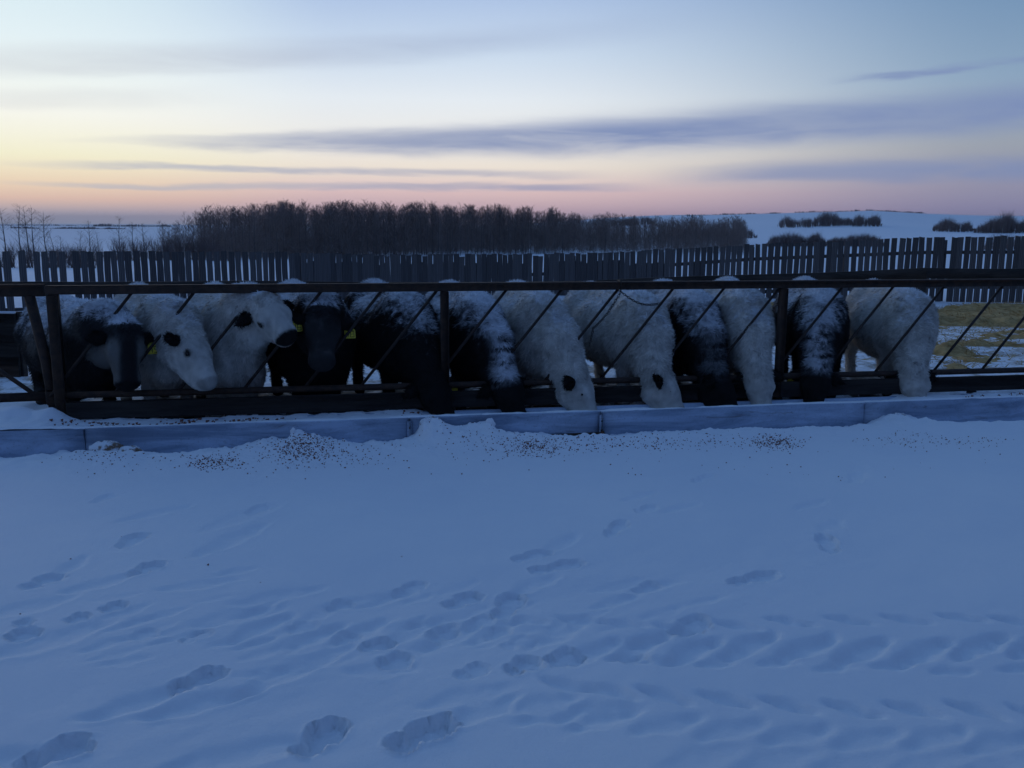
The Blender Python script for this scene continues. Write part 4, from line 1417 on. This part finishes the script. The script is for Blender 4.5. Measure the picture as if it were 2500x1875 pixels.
# ================================================================== bare trees
def bare_tree(rng, height, nbr, spread, twigs, thick=0.010, lean=0.0, stems=1, tw=0.012, bushy=False):
    """returns (trunk MB, twig vertices) for a leafless tree of unit-free height in metres"""
    tk = MB(); tv = []
    for s_ in range(stems):
        a0 = rng.uniform(0, 2 * math.pi); sl = (rng.uniform(.05, .30) if stems > 1 else abs(lean))
        h = height * rng.uniform(.8, 1.0) if stems > 1 else height
        bx = np.array([rng.normal(0, .05 * height), rng.normal(0, .05 * height), 0]) if stems > 1 else np.zeros(3)
        pts, rs = [], []
        n_ = 6
        cur = rng.normal(0, .012, 2)
        for i in range(n_ + 1):
            f_ = i / n_
            off = np.array([math.cos(a0), math.sin(a0)]) * sl * h * f_ + cur * h * math.sin(f_ * 4)
            pts.append(bx + np.array([off[0], off[1], h * f_])); rs.append(max(.006, thick * height * (1 - f_ * .92)))
        tk.tube(pts, rs, 5, False)
        pts = np.array(pts)
        for b in range(nbr):
            f_ = rng.uniform(.22 if not bushy else .02, .97)
            p = np.array([np.interp(f_, np.linspace(0, 1, n_ + 1), pts[:, q]) for q in range(3)])
            a = rng.uniform(0, 2 * math.pi); L = h * spread * (1.1 - f_) * rng.uniform(.5, 1.1) + .05 * h
            up_ = rng.uniform(.7, 1.5)
            d = np.array([math.cos(a), math.sin(a), up_]); d /= np.linalg.norm(d)
            w = np.array([-math.sin(a), math.cos(a), 0])
            q0, q1 = p, p + d * L
            tv.append(np.array([q0 - w * tw * 1.1, q0 + w * tw * 1.1, q1]))
            for t_ in range(twigs):
                g_ = rng.uniform(.2, 1.0)
                p2 = q0 + (q1 - q0) * g_
                a2 = a + rng.normal(0, .8)
                d2 = np.array([math.cos(a2), math.sin(a2), rng.uniform(.6, 2.0)]); d2 /= np.linalg.norm(d2)
                L2 = L * rng.uniform(.3, .65)
                w2 = np.cross(d2, rng.normal(size=3)); w2 /= np.linalg.norm(w2)
                tv.append(np.array([p2 - w2 * tw * .6, p2 + w2 * tw * .6, p2 + d2 * L2]))
    return tk, np.concatenate(tv)


protos = []
for k in range(9):
    r_ = np.random.default_rng(500 + k)
    tk, tv = bare_tree(r_, 6.0, 26 + k % 4 * 5, .26 + .03 * (k % 3), 6, .0085, lean=r_.uniform(0, .06))
    protos.append((tk.mesh('trunk', True), mesh_np('crown', tv, np.arange(len(tv)).reshape(-1, 3)), tv,
                   np.concatenate(tk.v), np.concatenate(tk.q)))
    protos[-1][0].materials.append(M['bark']); protos[-1][1].materials.append(M['twig'])


bush = []
for k in range(7):
    r_ = np.random.default_rng(560 + k)
    tk, tv = bare_tree(r_, 6.0, 46, .24 + .03 * (k % 3), 7, .0075, lean=r_.uniform(0, .06), tw=0.017, bushy=True)
    bush.append((None, None, tv, np.concatenate(tk.v), np.concatenate(tk.q)))


def terr(x, y):
    return float(base_terrain(np.array([float(x)]), np.array([float(y)]))[0])


def put_tree(px, Y, top_py, label, group, lean=0.0, widen=1.0):
    x = at_depth(px, 560, Y)[0]; zb = terr(x, Y)
    H_ = at_depth(px, top_py, Y)[2] - zb
    o = empty('aspen_tree', (x, Y, zb - .05), RNG.uniform(0, 6.28))
    k = int(RNG.integers(len(protos)))
    for nm, me in (('trunk', protos[k][0]), ('crown', protos[k][1])):
        c = bpy.data.objects.new(nm, me); COL.objects.link(c); c.parent = o
    s_ = H_ / 6.0
    o.scale = (s_ * widen, s_ * widen, s_)
    o.rotation_euler[1] = lean
    tag(o, label, 'tree', group)
    return o


G1 = 'bare aspens standing apart before the grove'
for px, Y, ty, lb, ln in (
        (9, 62, 502, 'tall bare aspen at the very edge of the picture above the fence', 0.02),
        (50, 66, 498, 'slim bare aspen, first of the close trio above the fence', 0.0),
        (66, 70, 501, 'slim bare aspen in the middle of the close trio', 0.0),
        (80, 64, 506, 'forked bare aspen, last of the close trio above the fence', 0.03),
        (112, 60, 513, 'bare aspen leaning beside the close trio', -0.12),
        (126, 68, 557, 'short leaning bare aspen stem next to the leaning tree', -0.15),
        (142, 66, 572, 'lowest bare sapling bent over the broken fence boards', -0.2),
        (197, 72, 560, 'thin bare sapling between the bent sapling and the grove', 0.0),
        (216, 74, 536, 'bare aspen with a bushy top standing alone before the snowfield', 0.0),
        (235, 70, 566, 'small bare sapling beside the lone bushy aspen', 0.0),
        (292, 80, 526, 'tallest bare aspen out on the snowfield before the grove', 0.0),
        (322, 84, 540, 'bare aspen with spreading twigs beside the tallest one', 0.0),
        (346, 80, 542, 'bare aspen nearest the thinning end of the grove', 0.03),
        (272, 76, 575, 'low bare sapling at the foot of the tallest aspen', 0.0)):
    put_tree(px, Y, ty, lb, G1, ln, 1.7)
TOPS = [(360, 560), (400, 548), (440, 535), (480, 524), (520, 515), (560, 510), (640, 506), (700, 503), (780, 505), (860, 503), (900, 500), (1000, 505), (1100, 508), (1200, 511),
        (1300, 515), (1360, 520), (1390, 530), (1450, 532), (1600, 534), (1700, 536), (1800, 540), (1830, 545)]
G2 = 'bare aspens along the front of the grove'


def front_Y(px):
    return float(np.interp(px, [360, 620, 900, 1200, 1850], [62, 68, 92, 110, 112]))


for k in range(64):
    px = 450 + 930 * (k + RNG.uniform(.1, .9)) / 64
    ty = np.interp(px, *zip(*TOPS))
    put_tree(px, front_Y(px) + RNG.uniform(-2, 6), ty + RNG.uniform(6, 30), 'bare leafless aspen in the front row of the dense grove', G2)
for px, dy, lb in ((452, -12, 'bare aspen tip rising where the grove begins to thicken'), (532, -14, 'bushy topped aspen rising at the thick start of the grove'),
                   (700, -14, 'bare aspen rising just before the tallest spike of the grove'), (742, -16, 'bare aspen whose bent spike tops the grove'),
                   (886, -10, 'round topped bare aspen rising from the middle of the grove'), (1040, -16, 'pointed bare aspen rising beyond the round topped one'),
                   (1124, -10, 'bare aspen tip rising before the highest twin tips'), (1222, -10, 'bare aspen rising near the far end of the tall grove'),
                   (1348, -14, 'last pointed bare aspen before the grove drops away'), (1478, -12, 'lone aspen tip above the low stretch of the grove')):
    ty = np.interp(px, *zip(*TOPS))
    put_tree(px, 124, ty + dy - 4, lb, G2, widen=1.0)
# the dense body of the grove: one mass
vs, fs, n0 = [], [], 0
tvs, tfs, tn0 = [], [], 0
rg = np.random.default_rng(77)
for k in range(3000):
    px = rg.uniform(365, 1822)
    dens = np.interp(px, [365, 460, 560, 700], [.08, .25, .65, 1.0])
    if rg.random() > dens: continue
    low = px > 1385
    Y = front_Y(px) + (rg.uniform(4, 46) if k % 3 else rg.uniform(0, 16)) * (1.0 if not low else 1.6)
    x = at_depth(px, 560, Y)[0]; zb = terr(x, Y)
    ty = np.interp(px, *zip(*TOPS)) + abs(rg.normal(0, 11)) - 7 + 9 * float(vnoise(np.array([px * .055]), np.array([3.3]), seed=6)[0])
    H_ = at_depth(px, ty, Y)[2] - zb
    if H_ < 1.2: continue
    if k % 3 == 0: H_ = rg.uniform(0.25, 0.55) * H_
    s_ = H_ / 6.0; a = rg.uniform(0, 6.28)
    p = bush[int(rg.integers(len(bush)))]
    R = np.array([[math.cos(a), -math.sin(a), 0], [math.sin(a), math.cos(a), 0], [0, 0, 1]])
    wdn = max(1.0, 0.62 / s_)
    v = p[2] @ R.T * np.array([s_ * wdn, s_ * wdn, s_]) + np.array([x, Y, zb])
    vs.append(v)
    v2 = p[3] @ R.T * np.array([s_, s_, s_]) + np.array([x, Y, zb - .1])
    if k % 5 < 2:
        tvs.append(v2); tfs.append(p[4] + tn0); tn0 += len(v2)
V = np.concatenate(vs)
grove = empty('aspen_grove', (0, 0, 0))
tag(grove, 'dense dark mass of bare aspen saplings beyond the windbreak', 'grove', kind='stuff')
tag(obj('twigs', mesh_np('twigs', V, np.arange(len(V)).reshape(-1, 3)), M['twig'], grove), kind='stuff')
tag(obj('trunks', mesh_np('trunks', np.concatenate(tvs), np.concatenate(tfs)), M['bark'], grove), kind='stuff')


# willow thickets on the hills
def thicket(px0, px1, Y, base_py, top_py, label, group, n, seed):
    n = int(n * 2.2)
    r_ = np.random.default_rng(seed)
    vs = []
    cx = at_depth((px0 + px1) / 2, 560, Y)[0]
    zc = terr(cx, Y)
    for k in range(n):
        px = r_.uniform(px0, px1); Yk = Y * r_.uniform(.985, 1.04)
        x = at_depth(px, 560, Yk)[0]; zb = terr(x, Yk)
        f_ = (px - px0) / (px1 - px0)
        env = 1.2 * (1 - abs(2 * f_ - 1) ** 7) * (0.74 + 0.26 * vnoise(np.array([px * .035]), np.array([seed * 1.0]))[0])
        H_ = (base_py - top_py) / FPX * Y * max(.25, env) * r_.uniform(.75, 1.1)
        for s_ in range(9):
            a = r_.uniform(0, 6.28); t_ = r_.uniform(.05, .5)
            d = np.array([math.cos(a) * t_, math.sin(a) * t_, 1.0])
            w = np.array([-math.sin(a), math.cos(a), 0]) * (0.00011 * Y + .006)
            p0 = np.array([x, Yk, zb - .05]); L = H_ * r_.uniform(.6, 1.0)
            vs.append([p0 - w, p0 + w, p0 + d * L])
            for q_ in range(2):
                p1 = p0 + d * L * r_.uniform(.3, .8); a2 = r_.uniform(0, 6.28)
                d2 = np.array([math.cos(a2) * .6, math.sin(a2) * .6, 1.0])
                vs.append([p1 - w * .7, p1 + w * .7, p1 + d2 * L * .4])
    v = np.array(vs).reshape(-1, 3) - np.array([cx, Y, zc])
    o = obj('willow_thicket', mesh_np('willow_thicket', v, np.arange(len(v)).reshape(-1, 3)), M['willow'], None, (cx, Y, zc))
    tag(o, label, 'thicket', group)


G3 = 'bare willow thickets on the snowy hills'
G5 = 'thin brush along the fence before the grove'
thicket(-90, 240, 44, 668, 604, 'dark low brush close behind the fence at the leaning aspens', G5, 60, 24)
thicket(120, 262, 60, 640, 588, 'thin low brush behind the fence under the lone bushy aspen', G5, 16, 21)
thicket(250, 400, 62, 640, 572, 'thin brush behind the fence running into the grove', G5, 26, 22)
thicket(380, 560, 63, 642, 560, 'denser brush filling the thin end of the grove', G5, 46, 23)
thicket(1898, 1992, 330, 553, 524, 'small dark willow thicket, first of the row on the far hillside', G3, 60, 1)
thicket(1982, 2084, 335, 553, 521, 'willow thicket in the middle of the row on the far hillside', G3, 80, 2)
thicket(2080, 2152, 330, 552, 519, 'peaked willow thicket ending the row on the far hillside', G3, 60, 3)
thicket(1872, 2020, 150, 592, 556, 'low dark willow thicket behind the fence, nearer the grove', G3, 120, 4)
thicket(2010, 2166, 150, 590, 554, 'low dark willow thicket behind the fence, below the hillside row', G3, 130, 5)
thicket(2276, 2376, 300, 547, 515, 'rounded willow thicket on the ridge beside the largest one', G3, 90, 6)
thicket(2378, 2560, 290, 548, 502, 'largest dark willow thicket on the ridge at the picture edge', G3, 190, 7)
thicket(2400, 2620, 140, 585, 545, 'pale sparse willow thicket below the largest ridge thicket', G3, 70, 8)
thicket(1600, 1850, 240, 560, 522, 'willow thicket at the tail of the grove', G3, 130, 9)
thicket(1480, 1600, 420, 545, 522, 'distant willow thicket showing above the low grove', G3, 80, 10)
# far shelterbelts on the plain and along the hill crest
G4 = 'far shelterbelts along the horizon'
for i, (a, b, Y, by, ty, lb) in enumerate((
        (36, 168, 900, 557, 550, 'far thin shelterbelt line on the snow plain behind the aspens'),
        (180, 300, 900, 557, 548, 'far shelterbelt with a taller clump on the snow plain'),
        (-60, 240, 1900, 548, 542, 'faintest shelterbelt on the horizon behind the aspens'),
        (230, 420, 1700, 549, 541, 'faint shelterbelt on the horizon before the grove'),
        (1640, 1900, 930, 524, 518, 'thin tree line on the hill crest above the grove tail'),
        (1940, 2250, 948, 520, 513, 'thin tree line along the top of the highest hill'))):
    r_ = np.random.default_rng(900 + i)
    vs = []
    cx = at_depth((a + b) / 2, 560, Y)[0]; zc = terr(cx, Y)
    n_ = 420
    for k in range(n_):
        px = r_.uniform(a, b); x = at_depth(px, 560, Y)[0]; Yk = Y + r_.uniform(-8, 8)
        H_ = (by - ty) / FPX * Y * (0.55 + 0.45 * vnoise(np.array([px * .06]), np.array([i * 3.3]))[0]) * r_.uniform(.6, 1.1)
        w = H_ * .12
        zb = terr(x, Yk) - .2
        vs += [[(x - w, Yk, zb), (x + w, Yk, zb), (x + r_.normal(0, w), Yk, zb + H_)], [(x - w * 1.6, Yk, zb + H_ * .3), (x + w, Yk, zb + H_ * .4), (x + w * r_.uniform(-1, 1), Yk + .5, zb + H_ * .9)]]
    v = np.array(vs).reshape(-1, 3) - np.array([cx, Y, zc])
    o = obj('shelterbelt', mesh_np('shelterbelt', v, np.arange(len(v)).reshape(-1, 3)), M['willow'], None, (cx, Y, zc))
    tag(o, lb, 'shelterbelt', G4)

# ================================================================== small things in the foreground
def clump(px, py, t, size, label, seed, mat='dirtysnow', sink=0.35):
    r_ = np.random.default_rng(seed)
    s, z = on_fence(px, py, t)
    nu, nv = 22, 14
    vs, q = [], []
    for i in range(nv + 1):
        th = math.pi * i / nv
        for k in range(nu):
            ph = 2 * math.pi * k / nu
            d = np.array([math.sin(th) * math.cos(ph), math.sin(th) * math.sin(ph), math.cos(th)])
            r = 1 + 0.28 * fbm(np.array([d[0] * 2.3 + seed]), np.array([d[1] * 2.3]), np.array([d[2] * 2.3]), seed=seed)[0] + 0.12 * vnoise(np.array([d[0] * 7 + seed]), np.array([d[1] * 7]), np.array([d[2] * 7]))[0]
            vs.append(d * r * np.array(size))
    for i in range(nv):
        for k in range(nu):
            q.append([i * nu + k, (i + 1) * nu + k, (i + 1) * nu + (k + 1) % nu, i * nu + (k + 1) % nu])
    P = F(s, t, z)
    o = obj('frozen_clod', mesh_np('frozen_clod', vs, np.array(q), True), M[mat], None, tuple(P), FTH)
    tag(o, label, 'clod', 'frozen clods along the feed bunk')


clump(318, 1104, -0.80, (.085, .06, .045), 'dirty brown frozen clod with straw lying before the bunk', 1)
clump(262, 1096, -0.76, (.12, .07, .055), 'snowy clod topped with dirt leaning on the bunk', 2)
clump(1052, 1040, -0.70, (.085, .05, .075), 'upright round snow clod with a dirt pocket against the bunk', 3)
clump(1196, 1036, -0.70, (.04, .035, .05), 'small knobbly snow clod right of the upright one', 4, 'snow')
clump(2196, 1026, -0.72, (.085, .05, .065), 'peaked snow clod with a straw patch near the white speckled cow', 5)
clump(716, 1058, -0.70, (.022, .02, .045), 'little finger of snow sticking up against the bunk', 6, 'snow')
clump(48, 1132, -0.78, (.05, .035, .025), 'dark frozen clod in the hollow at the bunk end', 7)

# spilled feed: crumbs too many to count
r_ = np.random.default_rng(40)
pts = []
for cx, cy, sx_, sy_, n_ in ((745, 1094, 42, 13, 620), (700, 1108, 90, 14, 143), (520, 1122, 34, 7, 240), (250, 1115, 70, 14, 93), (880, 1105, 60, 14, 88),
                             (1300, 1088, 44, 10, 380), (1180, 1082, 70, 16, 110), (1420, 1080, 60, 10, 132), (1560, 1078, 60, 9, 110), (1680, 1074, 70, 9, 121),
                             (1890, 1074, 34, 8, 420), (2230, 1066, 60, 10, 121), (2390, 1070, 40, 8, 60), (1070, 1050, 30, 14, 33), (420, 1105, 160, 22, 71),
                             (1300, 1110, 500, 26, 35), (1900, 1120, 400, 26, 33), (400, 1300, 300, 140, 7), (1250, 1075, 900, 14, 70)):
    px = r_.normal(cx, sx_, n_); py = r_.normal(cy, sy_, n_)
    ok = py > 1048
    pts += [on_ground(a, b, 0.03) for a, b in zip(px[ok], py[ok])]
pts = np.array(pts)
tt_ = (pts[:, 0] - FO[0]) * N_[0] + (pts[:, 1] - FO[1]) * N_[1]
pts = pts[tt_ < -0.67]
n_ = len(pts)
zz_ = ground_h(pts[:, 0], pts[:, 1])
sz = r_.uniform(.0014, .0044, n_)
tet = np.array([[1, 1, 1], [-1, -1, 1], [-1, 1, -1], [1, -1, -1]], float)
v = (tet[None] * sz[:, None, None] * r_.uniform(.6, 1.5, (n_, 1, 3)) + np.stack([pts[:, 0], pts[:, 1], zz_ + sz * .5], 1)[:, None]).reshape(-1, 3)
f_ = np.array([[0, 1, 2], [0, 3, 1], [0, 2, 3], [1, 3, 2]])
fc = (f_[None] + 4 * np.arange(n_)[:, None, None]).reshape(-1, 3)
tag(obj('feed_crumbs', mesh_np('feed_crumbs', v, fc), M['feed']), 'reddish brown feed crumbs scattered on the snow bank', 'feed', kind='stuff')
# chaff and feed on the snow inside the bunk
n_ = 1500
s_ = r_.uniform(-3.6, 5.4, n_); t_ = r_.uniform(-0.60, -0.10, n_)
ki = np.clip(np.searchsorted(ss, s_), 0, len(ss) - 1); kj = np.clip(np.searchsorted(tt, t_), 0, len(tt) - 1)
zb_ = bz[kj, ki]
okp = fbm(s_ * 1.3, t_ * 4, seed=66) > -0.05
s_, t_, zb_ = s_[okp], t_[okp], zb_[okp]; n_ = len(s_)
sz = r_.uniform(.003, .009, n_)
v = (tet[None] * sz[:, None, None] * r_.uniform(.6, 1.6, (n_, 1, 3)) + np.stack([s_, t_, zb_ + sz * .4], 1)[:, None]).reshape(-1, 3)
fc = (f_[None] + 4 * np.arange(n_)[:, None, None]).reshape(-1, 3)
tag(obj('bunk_feed', mesh_np('bunk_feed', v, fc), M['feed'], None, **FR), 'chaff and feed crumbs on the snow inside the bunk', 'feed', kind='stuff')

# ================================================================== cold evening haze
mb = MB(); mb.box((-5200, -3050, -12), (5200, 7100, 60))
hz_m = bpy.data.materials.new('haze'); hz_m.use_nodes = True
ht_ = hz_m.node_tree
for nd in list(ht_.nodes):
    ht_.nodes.remove(nd)
pv = ht_.nodes.new('ShaderNodeVolumePrincipled'); pv.inputs['Color'].default_value = (0.86, 0.90, 1.0, 1)
pv.inputs['Density'].default_value = 0.00014
om = ht_.nodes.new('ShaderNodeOutputMaterial'); ht_.links.new(pv.outputs[0], om.inputs['Volume'])
tag(mb.build('haze', hz_m), 'thin cold evening haze over the fields', 'haze', kind='stuff')
